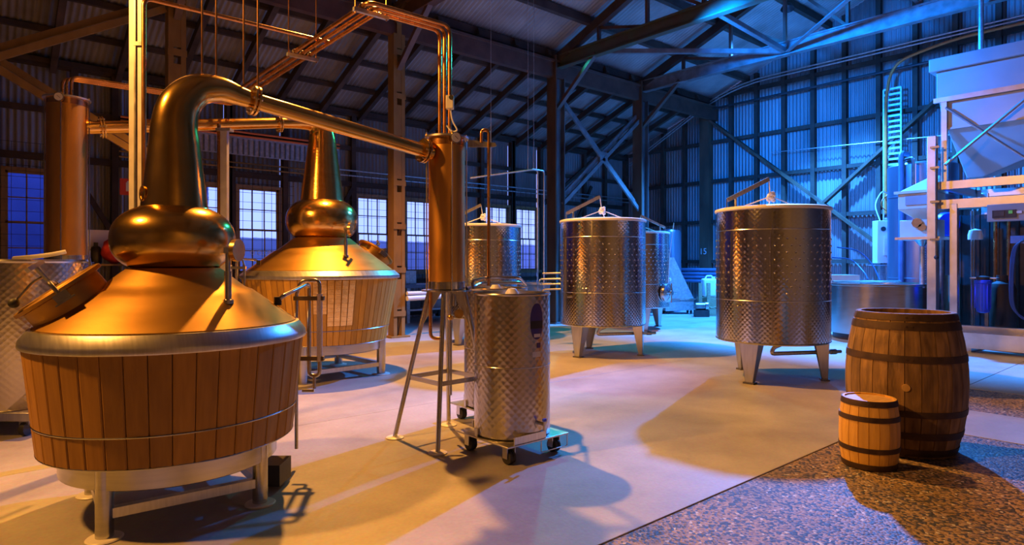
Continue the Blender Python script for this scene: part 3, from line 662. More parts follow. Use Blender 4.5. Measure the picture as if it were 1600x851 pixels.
# ================================================================== CONDENSERS
def make_condenser(label, C, R, h0, h1, legs, hplate, shelf, gauge_dir, name='condenser'):
    t = thing(name, label, 'condenser', C); c = Vector(C)
    MB().lathe(c, [(R, h0+.06), (R, h1-.075)], 56).build('copper_shell', 'copper_column', t)
    MB().lathe(c, [(R-.01, h0), (R+.003, h0+.002), (R+.003, h0+.06), (R-.01, h0+.062)], 56, capb=True).build('bottom_collar', 'steel', t)
    MB().lathe(c, [(R-.01, h1-.078), (R+.002, h1-.075), (R+.002, h1-.012), (R-.01, h1-.01)], 56).build('top_collar', 'copper_pipe', t)
    MB().lathe(c, [(R+.03, h1-.014), (R+.03, h1), (.02, h1+.012)], 56, capb=True).build('top_plate', 'steel_satin', t)
    for k in range(4):
        a = PI/4*0+ANG+PI/2*k+.35; p = c+Vector((math.cos(a), math.sin(a), 0))*(R+.018)
        rd = MB().cyl(p+UP*(h0-.01), p+UP*(h1+.03), .0055, 8).build('tie_rod', 'steel', t)
        MB().lathe(p+UP*h1, [(.012, 0), (.012, .016)], 6, capb=True, capt=True).build('nut', 'brass', rd)
    MB().lathe(c, [(R+.055, hplate-.012), (R+.055, hplate)], 40, capb=True, capt=True).build('base_plate', 'steel', t)
    for p in legs:
        p = Vector(p); d = (p-c); d.z = 0; d.normalize(); top = c+d*(R*.98)+UP*(hplate-.012)
        lg = MB().tube([p+UP*.012, top], .018, 14).build('leg', 'steel', t)
        pad = MB().lathe(p, [(.068, 0), (.070, .008), (.062, .013), (.02, .015)], 28, capb=True).build('foot_pad', 'pad_white', lg)
        m = MB(); q = top+(p-top)*.26; x = d.cross(UP)*.006
        m.prism([top-x*.5, q-x*.5, c+d*(R*.25)+UP*(hplate-.012)-x*.5], x); m.build('gusset', 'steel_satin', lg)
    if shelf:
        f = (hplate-shelf)/hplate; pts = []
        for p in legs: p = Vector(p); top = c+(p-c).normalized()*(R*.98)+UP*hplate; q = top+(p-top)*f; pts.append(q)
        for i in range(len(pts)): MB().beam(pts[i], pts[(i+1) % len(pts)], .006, .035).build('shelf_bar', 'steel', t)
    g = Vector(gauge_dir).normalized(); gp_ = c+g*(R+.03)+UP*(h1-.03)
    dg = MB().disc(gp_, .044, .02, g, 28).build('dial_gauge', 'steel', t); MB().disc(gp_+g*.0105, .037, .003, g, 28).build('dial_face', 'sign_white', dg)
    x = g.cross(UP); MB().beam(gp_+g*.013-x*.015-UP*.012, gp_+g*.013+x*.012+UP*.012, .003, .004, g).build('needle', 'black_rubber', dg)
    return t
Lg = [floorpt(617, 684), floorpt(684, 708), CW(-.14, 5.0), floorpt(701, 664)]
condA = make_condenser('copper condenser column on four splayed steel legs', KA, .145, 1.195, 2.40, Lg, 1.19, .49, CW(.55, -1))
nb = [KB+Vector((math.cos(a), math.sin(a), 0))*.27 for a in (.3, 1.87, 3.44, 5.01)]
condB = make_condenser('copper condenser column standing behind the tank at far left', KB, .173, 1.42, 3.05, nb, 1.41, 0, CW(.30, -1))
# outlet pipes and valve under the front condenser
pA = KA+UP*1.18
MB().tube(fillet([pA-RIGHT*.13, KA-RIGHT*.13+UP*.98, KA-RIGHT*.13+UP*.80, KA-RIGHT*.02+UP*.80], .05), .014, 12).build('drain_bend', 'copper_pipe', condA)
MB().cyl(KA+UP*.35+RIGHT*.03, pA+RIGHT*.03, .012, 12).build('drain_pipe', 'steel', condA)
MB().disc(KA+RIGHT*.10+UP*1.0-FWD*.03, .036, .02, -FWD).build('drain_gauge', 'brass', condA)
MB().ball(KA+RIGHT*.03+UP*.97, .026).build('valve_body', 'brass', condA)
MB().cyl(KA+RIGHT*.06+UP*1.06, KA+RIGHT*.06+UP*1.15, .016, 12).build('valve_stem', 'steel', condA)
# bracket and hooked overflow pipe beside the front condenser
m = MB(); m.prism([KA+RIGHT*.17+UP*2.385, KA+RIGHT*.385+UP*2.36, KA+RIGHT*.40+UP*2.335, KA+RIGHT*.37+UP*2.325, KA+RIGHT*.17+UP*2.325], FWD*.008); m.build('overflow_bracket', 'steel_satin', condA)
op = [KA+RIGHT*.275+UP*2.36, KA+RIGHT*.275+UP*2.46, KA+RIGHT*.335+UP*2.46, KA+RIGHT*.335+UP*1.22]
MB().tube(fillet(op, .055, 8), .013, 12).build('overflow_pipe', 'copper_pipe', condA)
# ================================================================== OVERHEAD COPPER PIPES
HP = 3.265; dp = .07
A0 = CW(-.605, 5.03); c1 = CW(-.99, 4.62)
vec = (A0-CW(-.47, 5.0)); 
PIPE_LB = ['copper overhead pipe, outermost of the three joining both condensers', 'copper overhead pipe, middle of the three joining both condensers', 'copper overhead pipe, innermost of the three joining both condensers']
for j in range(3):
    top = KA-D2*(dp*(j-1))-D1*.02
    b1 = top-D1*(.56+dp*j)
    sB = b1.x; tB = KB.y-dp*(j-1)*1.0
    pts = [top+UP*2.40, top+UP*HP, b1+UP*HP, Vector((sB, tB, HP)), Vector((KB.x+.03*(j-1), tB, HP)), Vector((KB.x+.03*(j-1), tB, 3.06))]
    pi = tag(MB().tube(fillet(pts, .07, 6), .0165, 12).build('copper_pipe', 'copper_pipe'), PIPE_LB[2-j], 'pipe', 'copper pipes between the condensers')
# thermostat box on the pipe
tb = thing('thermostat', 'small white thermostat box strapped to the pipe above the condenser', 'thermostat', ZP(702, 172, 4.9))
MB().box(ZP(703, 160, 4.88), (.06, .05, .105), RIGHT, FWD, UP).build('housing', 'white_plastic', tb, bevel=.006)
MB().disc(ZP(705, 152, 4.852), .018, .01, -FWD).build('dial', 'black_rubber', tb)
MB().tube(spline([ZP(704, 171, 4.88), ZP(707, 188, 4.88), ZP(714, 203, 4.88), ZP(706, 205, 4.88), ZP(698, 196, 4.88)]), .006, 8).build('lead', 'white_plastic', tb)
# cross pipe and strut post behind the front still
q0 = CW(-1.57, 5.40); q1 = q0-D1*1.40
run('copper_pipe', [q0+UP*3.30, q1+UP*3.30, q1+UP*1.3], .016, 'copper_pipe', 'single copper pipe turning down beside the pale strut post', 'pipe', .06, 12)
sp_ = ZP(215, 400, 4.75); sp_.z = 0
st = thing('strut_post', 'pale galvanised strut post rising behind the front still to the roof', 'post', sp_)
ht_ = roof_h(sp_.y)-.05
for k in (-1, 1): MB().box(sp_+RIGHT*.028*k+UP*ht_/2, (.05, .05, ht_), RIGHT, FWD, UP).build('channel', 'strut_paint', st, bevel=.004)
MB().box(sp_+UP*ht_/2-FWD*.012, (.012, .05, ht_), RIGHT, FWD, UP).build('slot_strip', 'steel_dark', st)
for h in (1.75, 3.05): MB().box(sp_+UP*h-FWD*.03+RIGHT*.03, (.08, .02, .03), RIGHT, FWD, UP).build('pipe_clamp', 'steel_dark', st)
MB().box(sp_+UP*.006, (.18, .16, .012), RIGHT, FWD, UP).build('base_plate', 'galv', st)
s2 = ZP(351, 300, 7.0); s2.z = 0
st2 = thing('strut_post', 'pale strut post holding the rear still lyne arm', 'post', s2)
MB().box(s2+UP*1.44, (.075, .06, 2.86), RIGHT, FWD, UP).build('channel', 'strut_paint', st2, bevel=.004)
MB().box(s2+UP*2.885, (.16, .10, .03), RIGHT, FWD, UP).build('saddle', 'galv', st2)
MB().box(s2+UP*.006, (.16, .14, .012), RIGHT, FWD, UP).build('base_plate', 'galv', st2)
s3 = ZP(342, 300, 7.0); s3.z = 0
tag(MB().tube([s3, s3+UP*2.95], .02, 10).build('upright_pipe', 'copper_pipe'), 'thin copper upright beside the pale strut post', 'pipe')
# hanger rods
def rod(p, label, group='thin hanger rods from the roof'):
    tag(MB().cyl(p, Vector((p.x, p.y, roof_h(p.y)-.02)), .006, 8).build('hanger_rod', 'copper_pipe'), label, 'rod', group)
def on_arm(u):          # a point over the front still's lyne arm
    d = a1.normalized(); k = (u-CXP)/FPX
    x0, y0 = C1.dot(RIGHT), C1.dot(FWD); dx, dy = d.dot(RIGHT), d.dot(FWD); m_ = (k*y0-x0)/(dx-k*dy); return C1+d*m_, m_
for u, h, lb in ((316, 2.56, 'leftmost hanger rod above the front still neck'), (338, 2.56, 'second hanger rod above the front still neck'), (381, 2.54, 'hanger rod left of the pair at the lyne arm flange'), (403, 2.54, 'hanger rod right of the pair at the lyne arm flange')):
    p, _ = on_arm(u); rod(p+UP*h, lb)
def on_run(u):
    k = (u-CXP)/FPX; b = KA-D1*.65; x0, y0 = b.dot(RIGHT), b.dot(FWD); dx, dy = D2.dot(RIGHT), D2.dot(FWD); return b+D2*((k*y0-x0)/(dx-k*dy))
for u, lb in ((473, 'lower pipe hanger bar with blue clamps under the three copper pipes'), (580, 'upper pipe hanger bar near the bend of the three copper pipes')):
    p = on_run(u); hb = thing('pipe_hanger', lb, 'hanger', p+UP*(HP-.05))
    MB().rbox(p.x-.14, p.x+.14, p.y-.015, p.y+.015, HP-.05, HP-.022).build('strut_bar', 'galv', hb)
    for k in (-1, 1):
        q = p+D1*.125*k; MB().cyl(q+UP*(HP-.06), q+UP*(roof_h(q.y)-.02), .006, 8).build('rod', 'copper_pipe', hb)
    for j in range(3):
        q = KA.x-.02-.56-dp*j; MB().torus(Vector((q, p.y, HP)), .02, .005, D2, 16, 6).build('pipe_clip', 'steel_dark', hb)
# ================================================================== SCALED STEEL TANKS
TL = [math.radians(a) for a in (224, 341, 105)]
def make_tank(label, door=False):
    """2.1 m tank at the origin; legs set for the camera-facing frame (x right, y ahead)"""
    t = thing('steel_tank', label, 'tank', (0, 0, 0), 'scaled steel tanks on three legs'); R = .652; O = Vector((0, 0, 0))
    MB().lathe(O, [(R, .475), (R, 2.035)], 96).build('tank_wall', 'scaled_steel', t)
    MB().lathe(O, [(R, .478), (R-.01, .462), (.12, .43), (.02, .43)], 64).build('tank_bottom', 'steel_satin', t)
    MB().torus(O+UP*.478, R-.002, .008, UP, 96, 8).build('bottom_bead', 'steel', t)
    MB().torus(O+UP*.965, R+.001, .006, UP, 96, 6).build('weld_band', 'steel', t); MB().torus(O+UP*1.79, R+.001, .006, UP, 96, 6).build('weld_band', 'steel', t)
    MB().lathe(O, [(R-.012, 2.02), (R+.010, 2.022), (R+.018, 2.035), (R+.014, 2.058), (R-.02, 2.07), (.05, 2.10), (.001, 2.10)], 96).build('lid', 'white_plastic', t)
    # pressed dimples of the cooling jacket
    m = MB()
    for row in range(9):
        h = 1.055+row*.078
        for k in range(44):
            a = 2*PI*(k+(row % 2)*.5)/44; d = Vector((math.cos(a), math.sin(a), 0)); m.lathe(d*(R-.002)+UP*h, [(.013, 0), (.011, .006), (.006, .004), (.001, .0015)], 8, d)
    tag(m.build('jacket_dimples', 'steel', t), kind='stuff')
    # side door outline, seam, taps
    da = math.radians(248); m = MB()
    def wp(a, h, o=.004): return Vector((math.cos(a)*(R+o), math.sin(a)*(R+o), h))
    m.beam(wp(da, .48), wp(da, 2.03), .016, .012, Vector((math.cos(da), math.sin(da), 0))); m.build('wall_seam', 'steel', t)
    m = MB(); aL = math.radians(205); m.tube([wp(da-.03, .99), wp(da-.03, 1.77)], .008, 8); m.tube([wp(aL, .99), wp(aL, 1.77)], .008, 8); m.build('door_frame', 'steel', t)
    for a, h in ((math.radians(240), 1.03), (math.radians(214), .90), (math.radians(256), 1.72)):
        d = Vector((math.cos(a), math.sin(a), 0)); x = d.cross(UP)
        v = MB(); v.cyl(d*R+UP*h, d*(R+.055)+UP*h, .014, 12); v.cyl(d*(R+.045)+UP*h-x*.03, d*(R+.045)+UP*h+x*.03, .010, 10); v.disc(d*(R+.06)+UP*h, .02, .012, d); v.build('sample_valve', 'steel', t)
    # legs: folded tapering plates
    for a in TL:
        d = Vector((math.cos(a), math.sin(a), 0)); x = d.cross(UP); p = d*(R-.03); f = d*(R*.945)
        m = MB(); th = .006
        wv = [p+UP*.50+x*.12, p+UP*.50-x*.12, f+UP*.02-x*.045, f+UP*.02+x*.045]
        m.prism(wv, -d*th)
        for k in (-1, 1): m.prism([p+UP*.50+x*.12*k, f+UP*.02+x*.045*k, f+UP*.02+x*.045*k-d*.06, p+UP*.50+x*.12*k-d*.16], -x*th*k)
        lg = m.build('leg', 'scaled_steel' if False else 'steel_satin', t, 0)
        MB().box(f+UP*.01-d*.03, (.10, .13, .02), d, x, UP).build('foot_plate', 'steel_dark', lg)
    # outlet pipe and valve
    MB().tube(fillet([Vector((.02, -.28, .45)), Vector((-.10, -.28, .40)), Vector((-.12, -.28, .33)), Vector((.66, -.12, .33))], .06), .024, 14).build('outlet_pipe', 'steel_satin', t)
    v = MB(); v.cyl((.66, -.12, .33), (.73, -.105, .33), .032, 14); v.cyl((.73, -.105, .33), (.80, -.09, .33), .020, 12); v.cyl((.69, -.11, .33), (.69, -.16, .36), .010, 8); v.build('outlet_valve', 'steel', t)
    # lid crane: post, perforated boom, rope and knot
    m = MB(); m.beam((-.56, -.05, 2.17), (-.045, -.02, 2.43), .035, .05)
    bo = m.build('lid_boom', 'steel_satin', t)
    MB().cyl((-.46, -.04, 2.06), (-.46, -.04, 2.22), .017, 10).build('boom_post', 'steel', t); MB().cyl((-.57, -.05, 2.06), (-.57, -.05, 2.18), .008, 8).build('boom_stay', 'steel', t)
    rp = MB(); rp.tube([(-.045, -.02, 2.42), (-.02, 0, 2.25)], .006, 8)
    for q in ((-.38, .0, 2.085), (.36, .05, 2.085), (.1, .38, 2.085)): rp.tube([(-.01, 0, 2.22), q], .0075, 8)
    rp.build('lid_rope', 'white_rope', t)
    m = MB()
    for k in range(9): a = k*2.4; m.ball((-.01+.028*math.cos(a), .028*math.sin(a), 2.20+.011*k-.03), .030, 1, 1, .8, 8, 6)
    m.build('rope_knot', 'white_rope', t)
    return t
def place(t, p, rz=0): t.location = p; t.rotation_euler = (0, 0, ANG-PI/2+rz); return t
tank3 = make_tank('scaled steel tank nearest the barrels with rope tied lid'); place(tank3, CW(3.19, 7.70))
tank2 = copy_tree(tank3); tank2['label'] = 'scaled steel tank in mid floor beside the grey column'; place(tank2, CW(1.407, 9.73))
tank4 = copy_tree(tank3); tank4['label'] = 'scaled steel tank partly hidden behind the copper condenser'; place(tank4, CW(-.50, 11.1))
tank5 = copy_tree(tank3); tank5['label'] = 'blue lit far tank with a round door, half hidden by the mid floor tank'; place(tank5, CW(2.74, 13.6), PI*.93)
# round door on the far tank
d = Vector((.72, -.69, 0)).normalized(); d = (RIGHT*d.x+FWD*d.y); pc = tank5.location+d*.65+UP*.78
dr = thing('tmp', 'x', 'x', pc); 
dm = MB().lathe(pc, [(.20, 0), (.20, .06), (.19, .08), (.10, .12), (.001, .13)], 32, d, capb=True)
bpy.data.objects.remove(dr)
def child_world(mb, name, mat, par):
    me = mb.mesh(name, mat); o = bpy.data.objects.new(name, me); COL.objects.link(o); o.parent = par
    M = Matrix.Translation(par.location) @ Matrix.Rotation(par.rotation_euler.z, 4, 'Z'); o.matrix_parent_inverse = M.inverted(); return o
child_world(dm, 'round_door', 'steel', tank5)
x = d.cross(UP); child_world(MB().tube([pc+d*.15-x*.2, pc+d*.15+x*.2], .012, 8).tube([pc+d*.15-UP*.2, pc+d*.15+UP*.2], .012, 8).disc(pc+d*.16, .05, .03, d), 'door_clamp', 'steel', tank5)
child_world(MB().disc(tank5.location+d.cross(UP)*-.36+d*.56+UP*1.05, .035, .03, d), 'dial_gauge', 'sign_white', tank5)
child_world(MB().tube([ZP(1053, 348, 13.3), ZP(1046, 400, 13.3), ZP(1044, 442, 13.2)], .008, 6), 'boom_rope', 'white_rope', tank5)
# ================================================================== SMALL TANKS ON DOLLIES
def make_drum(label):
    t = thing('drum_tank', label, 'tank', (0, 0, 0)); R = .283; O = Vector((0, 0, 0))
    MB().lathe(O, [(R-.008, .150), (R, .158), (R, 1.172)], 72, capb=True).build('tank_wall', 'swirled_steel', t)
    MB().lathe(O, [(R-.006, 1.165), (R+.004, 1.166), (R+.007, 1.176), (R+.003, 1.184), (R-.006, 1.182), (R-.008, 1.13), (.001, 1.12)], 72).build('rim', 'steel', t)
    MB().torus(O+UP*.66, R, .003, UP, 72, 6).build('weld_band', 'steel', t)
    MB().lathe(O+UP*1.12, [(.05, 0), (.05, .06), (.03, .09), (.001, .095)], 20).build('lid_bung', 'white_plastic', t)
    return t
def make_dolly(label):
    t = thing('dolly', label, 'dolly', (0, 0, 0))
    MB().box((0, 0, .139), (.60, .60, .012)).build('deck', 'steel_satin', t, bevel=.003)
    for (p, q) in (((-.08, -.288, .168), (.30, .010, .058)), ((.288, .10, .168), (.010, .22, .058)), ((-.288, .06, .172), (.010, .03, .066)), ((0, .288, .168), (.3, .010, .058))): MB().box(p, q).build('deck_stop', 'steel_satin', t)
    for x, y in ((-.22, -.22), (.22, -.22), (-.22, .22), (.22, .22)):
        w = MB(); w.lathe((x-.03, y, .05), [(.02, 0), (.048, .004), (.05, .012), (.05, .022), (.044, .03), (.05, .038), (.05, .048), (.048, .056), (.02, .06)], 24, (1, 0, 0), capb=True, capt=True)
        cs = w.build('castor', 'black_rubber', t)
        f = MB(); f.box((x-.036, y, .088), (.006, .05, .09)); f.box((x+.036, y, .088), (.006, .05, .09)); f.box((x, y, .129), (.08, .07, .008)); f.build('fork', 'steel_satin', cs)
        MB().disc((x+.04, y, .05), .016, .006, (1, 0, 0), 12).build('hub', 'steel', cs)
    m = MB(); m.tube(fillet([(.02, -.295, .13), (.02, -.295, .05), (.285, -.295, .05), (.285, -.295, .13)], .01), .004, 6); m.build('foot_rail', 'steel', t)
    return t
drumA = make_drum('swirled steel drum tank with blue oval label on a wheeled dolly'); place(drumA, CW(0, 4.69))
dolA = make_dolly('wheeled steel dolly carrying the labelled drum tank'); place(dolA, CW(0.0, 4.69), math.radians(41))
dolB = copy_tree(dolA); dolB['label'] = 'wheeled dolly carrying the drum tank behind the splayed legs'; place(dolB, CW(-.145, 5.62), math.radians(38))
drumB = copy_tree(drumA); drumB['label'] = 'swirled steel drum tank mostly hidden behind the labelled one'; place(drumB, CW(-.145, 5.62))
# label, tap on the front drum
def on_drum(c, R, u, h, o=0):           # point and outward normal on a drum for a horizontal pixel
    k = (u-CXP)/FPX; x0, y0 = c.dot(RIGHT), c.dot(FWD)
    A_ = 1+k*k; B_ = -2*(k*x0+y0); C_ = x0*x0+y0*y0-R*R; y = (-B_-math.sqrt(max(B_*B_-4*A_*C_, 0)))/(2*A_)
    p = RIGHT*k*y+FWD*y; n = (p-c); n.z = 0; n.normalize(); return c+n*(R+o)+UP*h, n
cD = CW(0, 4.69)
def decal(ang0, h0, shape, mat, name, o):
    """thin plate bent round the drum: shape = rows of (height, left arc, right arc)"""
    R = .283; m = MB(); K = 8; vs = []; fs = []
    def q(a, h, oo): th = ang0+a/R; return cD+Vector((math.cos(th), math.sin(th), 0))*(R+oo)+UP*h
    for h, l, r in shape: vs += [q(l+(r-l)*i/K, h0+h, o) for i in range(K+1)]
    for j in range(len(shape)-1): fs += [(j*(K+1)+i, j*(K+1)+i+1, (j+1)*(K+1)+i+1, (j+1)*(K+1)+i) for i in range(K)]
    m.add(vs, fs); return child_world(m, name, mat, drumA)
pl, nl = on_drum(cD, .283, 839, 1.0); al = math.atan2(nl.y, nl.x)
oval = [(.128*math.sin(a), -.058*abs(math.cos(a))**.8, .058*abs(math.cos(a))**.8) for a in [-PI/2+PI*i/24 for i in range(25)]]
decal(al, .985, oval, 'label_blue', 'oval_label', .0015)
decal(al, .955, [(-.02, -.056, .056), (.035, -.057, .057)], 'label_black', 'label_band', .0022)
decal(al, .885, [(-.012, -.028, .032), (.012, -.028, .032)], 'label_white', 'label_code', .0022)
decal(al, .812, [(-.016, .0, .034), (.020, .0, .034)], 'label_blue', 'small_label', .0015)
decal(al, .752, [(-.02, -.04, .036), (.018, -.04, .036)], 'label_white', 'white_label', .0015)
xl = UP.cross(nl)
def dtext(body, size, h, mat, off=.0035, sq=1):
    o = text_mesh('lettering', body, size, mat, None, cD+nl*(.283+off)+UP*h, xl, UP, sq); 
    for v in o.data.vertices:                  # wrap the letters round the drum
        p = v.co-cD; a = p.dot(xl)/.283; r = .283+off-.0015; v.co = cD+(nl*math.cos(a)+xl*math.sin(a))*r+UP*p.z
    o.parent = drumA; o.matrix_parent_inverse = (Matrix.Translation(drumA.location) @ Matrix.Rotation(drumA.rotation_euler.z, 4, 'Z')).inverted(); return o
dtext('LETINA INO', .022, .972, 'label_white', sq=.85); dtext('stainless tanks', .011, .951, 'label_white'); dtext('www.letina.com', .010, .939, 'label_white')
pt_, nt_ = on_drum(cD, .283, 842, .26); m = MB(); m.cyl(pt_-nt_*.01, pt_+nt_*.06, .012, 12); m.cyl(pt_+nt_*.055+UP*.02, pt_+nt_*.055-UP*.045, .010, 12); tp = child_world(m, 'tap', 'steel', drumA)
child_world(MB().box(pt_+nt_*.055+UP*.03, (.016, .03, .018), nt_, UP.cross(nt_), UP), 'tap_lever', 'blue_plastic', drumA)
# hose lying over the drum tops
run('steel_hose', [CW(-.36, 4.98, 1.20), CW(-.30, 5.05, 1.215), CW(-.26, 5.2, 1.235), CW(.08, 5.30, 1.235), CW(.10, 5.55, 1.215)], .014, 'steel', 'pale steel hose pipe lying across the drum tank tops', 'hose', .06, 10)
run('steel_hose', [CW(-.30, 4.85, 1.20), CW(-.31, 4.86, 1.265), CW(-.2, 5.0, 1.285), CW(.06, 5.05, 1.285), CW(.12, 5.42, 1.215)], .012, 'steel', 'thin steel pipe arching over the labelled drum rim', 'hose', .05, 10)
# large swirled tank at the far left edge
cL = CW(-4.33, 5.5)
tl = thing('drum_tank', 'large swirled steel tank cut off at the left edge', 'tank', cL)
MB().lathe(cL, [(.50, .20), (.51, .215), (.51, 1.41)], 96, capb=True).build('tank_wall', 'swirled_steel', tl)
MB().lathe(cL, [(.50, 1.40), (.517, 1.402), (.522, 1.415), (.515, 1.432), (.50, 1.43), (.498, 1.36), (.001, 1.35)], 96).build('rim', 'steel', tl)
MB().tube([ZP(139, 402, 5.35), ZP(146, 437, 5.35)], .010, 8).build('side_stay', 'steel', tl)
dl = thing('dolly', 'low steel frame on castors under the tank at the left edge', 'dolly', cL)
MB().box(cL+UP*.165, (1.02, .94, .07), RIGHT, FWD, UP).build('deck', 'steel_satin', dl, bevel=.005)
for x, y in ((-.4, -.4), (.38, -.4), (-.4, .4), (.38, .4)):
    MB().lathe(cL+RIGHT*(x-.025)+FWD*y+UP*.06, [(.02, 0), (.058, .005), (.06, .025), (.058, .045), (.02, .05)], 20, RIGHT, capb=True, capt=True).build('castor', 'black_rubber', dl)
    MB().box(cL+RIGHT*x+FWD*y+UP*.115, (.08, .05, .05), RIGHT, FWD, UP).build('fork', 'steel_dark', dl)
hs = run('hose_pipe', [CW(-4.25, 5.35, 1.44), CW(-4.05, 5.32, 1.455), CW(-3.92, 5.35, 1.475), CW(-3.84, 5.4, 1.50)], .018, 'white_plastic', 'pale hose pipe resting on the rim of the left edge tank', 'hose', .08, 10)
# ================================================================== SIGHT GLASS STANDS BESIDE THE STILLS
def sight_stand(lb, base, k, X, hose_to):
    t = thing('sight_glass', lb, 'sight glass', base); b = Vector(base)
    MB().cyl(b, b+UP*1.02*k, .012*k, 10).build('post', 'steel', t)
    p1 = [Vector(hose_to), b+X*.07*k+UP*1.105*k, b+X*.085*k+UP*.52*k, b+X*.155*k+UP*.50*k, b+X*.155*k+UP*.62*k]
    path = [Vector(hose_to), Vector(hose_to)+(UP*.03+X*.03)*k, b+X*.085*k+UP*1.10*k, b+X*.085*k+UP*.485*k, b+X*.155*k+UP*.485*k, b+X*.155*k+UP*.60*k]
    MB().tube(fillet(path, .045*k, 6), .013*k, 12).build('feed_pipe', 'steel', t)
    MB().cyl(b+X*.155*k+UP*.58*k, b+X*.155*k+UP*1.03*k, .019*k, 16).build('glass_tube', 'clear_tube', t)
    MB().tube(fillet([b+X*.155*k+UP*1.03*k, b+X*.155*k+UP*1.12*k, b+X*.03*k+UP*1.12*k, b+UP*1.02*k], .04*k, 6), .012*k, 12).build('crossover_pipe', 'steel', t)
    for h in (1.0, .60): MB().box(b+X*.085*k+UP*h*k, (.20*k, .03*k, .028*k), X, X.cross(UP), UP).build('tube_clamp', 'steel_dark', t)
    m = MB(); m.cyl(b+X*.12*k+UP*.49*k, b+X*.12*k+UP*.40*k, .011*k, 10); m.cyl(b+X*.04*k+UP*.385*k, b+X*.12*k+UP*.385*k, .011*k, 10); m.build('drain_tee', 'steel', t)
    MB().disc(Vector(hose_to), .022*k, .05*k, UP).build('hose_end', 'black_rubber', t)
b1 = ZP(463, 600, 4.30); b1.z = .17
bs = floorpt(463, 752)
sg1 = sight_stand('steel sight glass loop on the right side of the front still', Vector((b1.x, b1.y, .13)), 1.03, RIGHT, ZP(434, 470, 3.92))
b2 = ZP(382, 600, 6.9); b2.z = 0
sg2 = sight_stand('steel sight glass loop between the two stills', Vector((b2.x, b2.y, .33)), 1.02, -RIGHT, ZP(404, 410, 7.15))
# junction box under the front still
p = ZP(425, 735, 3.95); tag(MB().box(p, (.17, .2, .13), RIGHT, FWD, UP).build('burner_box', 'black_steel', still1))
# ================================================================== BARRELS
def make_barrel(name, label, c, H, R0, R1, n, mat, hoops, headm, rot=0, bung=None):
    t = thing(name, label, 'barrel', c); c = Vector(c); a0 = math.atan2(-c.y, -c.x)
    def prof(h): f = 2*h/H-1; return R0+(R1-R0)*(1-abs(f)**2.1)
    th = .03*H; m = MB(); vs = []; K = 10; g = .0012
    for i in range(K+1):
        h = H*i/K; r = prof(h); w = 2*PI*r/n/2-g
        vs += [Vector((r-th, -w, h)), Vector((r-th, w, h)), Vector((r, w*.98, h)), Vector((r+.0015, 0, h)), Vector((r, -w*.98, h))]
    fs = [(0, 1, 2, 3, 4), tuple(K*5+k for k in (4, 3, 2, 1, 0))]
    for i in range(K):
        for k in range(5): fs.append((i*5+k, (i+1)*5+k, (i+1)*5+(k+1) % 5, i*5+(k+1) % 5))
    m.add(vs, fs); me = m.mesh('stave', mat, 0)
    for k in range(n): inst('stave', me, t, (0, 0, 0), a0+2*PI*(k+.5)/n)
    for h, w in hoops:
        p = [(prof(h-w/2)+.001, h-w/2), (prof(h-w/2)+.006, h-w/2), (prof(h)+.007, h), (prof(h+w/2)+.006, h+w/2), (prof(h+w/2)+.001, h+w/2)]
        hp_ = MB().lathe(c, p, 64).build('hoop', 'hoop_iron', t)
        d = Vector((math.cos(a0+.08), math.sin(a0+.08), 0)); x = d.cross(UP); rv = MB()
        for k in (-1, 1): rv.disc(c+d*(prof(h)+.008)+x*.018*k+UP*h, .007*H, .006, d, 10)
        rv.build('rivets', 'hoop_iron', hp_)
    for j in range(5):           # head boards, recessed
        r = prof(H*.96)-th; y0 = -r+2*r*j/5; y1 = -r+2*r*(j+1)/5-.002; pts = []
        for i in range(7): y = y0+(y1-y0)*i/6; pts.append((math.sqrt(max(r*r-y*y, 0)), y))
        poly = [Vector((x, y, 0)) for x, y in pts]+[Vector((-x, y, 0)) for x, y in reversed(pts)]
        poly = [c+Vector((q.x*math.cos(rot)-q.y*math.sin(rot), q.x*math.sin(rot)+q.y*math.cos(rot), H*.955)) for q in poly]
        MB().prism(poly, UP*.012).build('head_board', headm, t, 0)
    MB().disc(c+UP*.03, prof(.03)-th, .02, UP, 32).build('bottom_head', mat, t)
    if bung:
        d = Vector((math.cos(a0+bung[0]), math.sin(a0+bung[0]), 0)); MB().disc(c+d*(prof(bung[1])+.003)+UP*bung[1], .026, .014, d, 24).build('bung', 'cask_head', t)
    return t
cBig = CW(3.005, 4.80); cSm = CW(2.49, 4.375)
big = make_barrel('barrel', 'large weathered oak barrel with rusty hoops', cBig, 1.035, .322, .40, 24, 'barrel_wood', [(1.008, .045), (.945, .055), (.715, .05), (.325, .045), (.165, .05), (.04, .05)], 'barrel_wood', .4, (.02, .515))
small = make_barrel('barrel', 'small golden oak cask standing in front of the big barrel', cSm, .468, .164, .187, 18, 'cask_wood', [(.448, .038), (.345, .034), (.135, .034), (.02, .038)], 'cask_head', 1.0)
#@@RIGHT
# ================================================================== MILL, HOPPER AND MASH GEAR ON THE RIGHT
SF = 12.3                                             # face of the hopper frame
def hz(u, v, s): return SP(u, v, s).z
def tt(u, s): return SP(u, 411, s).y
hopper = thing('grain_hopper', 'large pale grey grain hopper tapering down at top right', 'hopper', RM(13.1, 2.4, 2.8))
tl_, tr_ = tt(1463, SF+.1), .2
def quadbox(lo, hi, mat, name, par):                  # frustum between two rectangles (s0,s1,t0,t1,h)
    v = []
    for (s0, s1, t0, t1, h) in (lo, hi): v += [RM(s0, t0, h), RM(s1, t0, h), RM(s1, t1, h), RM(s0, t1, h)]
    return MB().add(v, [(3, 2, 1, 0), (4, 5, 6, 7), (0, 1, 5, 4), (1, 2, 6, 5), (2, 3, 7, 6), (3, 0, 4, 7)]).build(name, mat, par, 0, bevel=.012)
H1, H2, H3, H4, H5 = 4.86, 4.64, 4.17, 3.66, 2.86
s0, s1 = SF+.1, SF+1.9
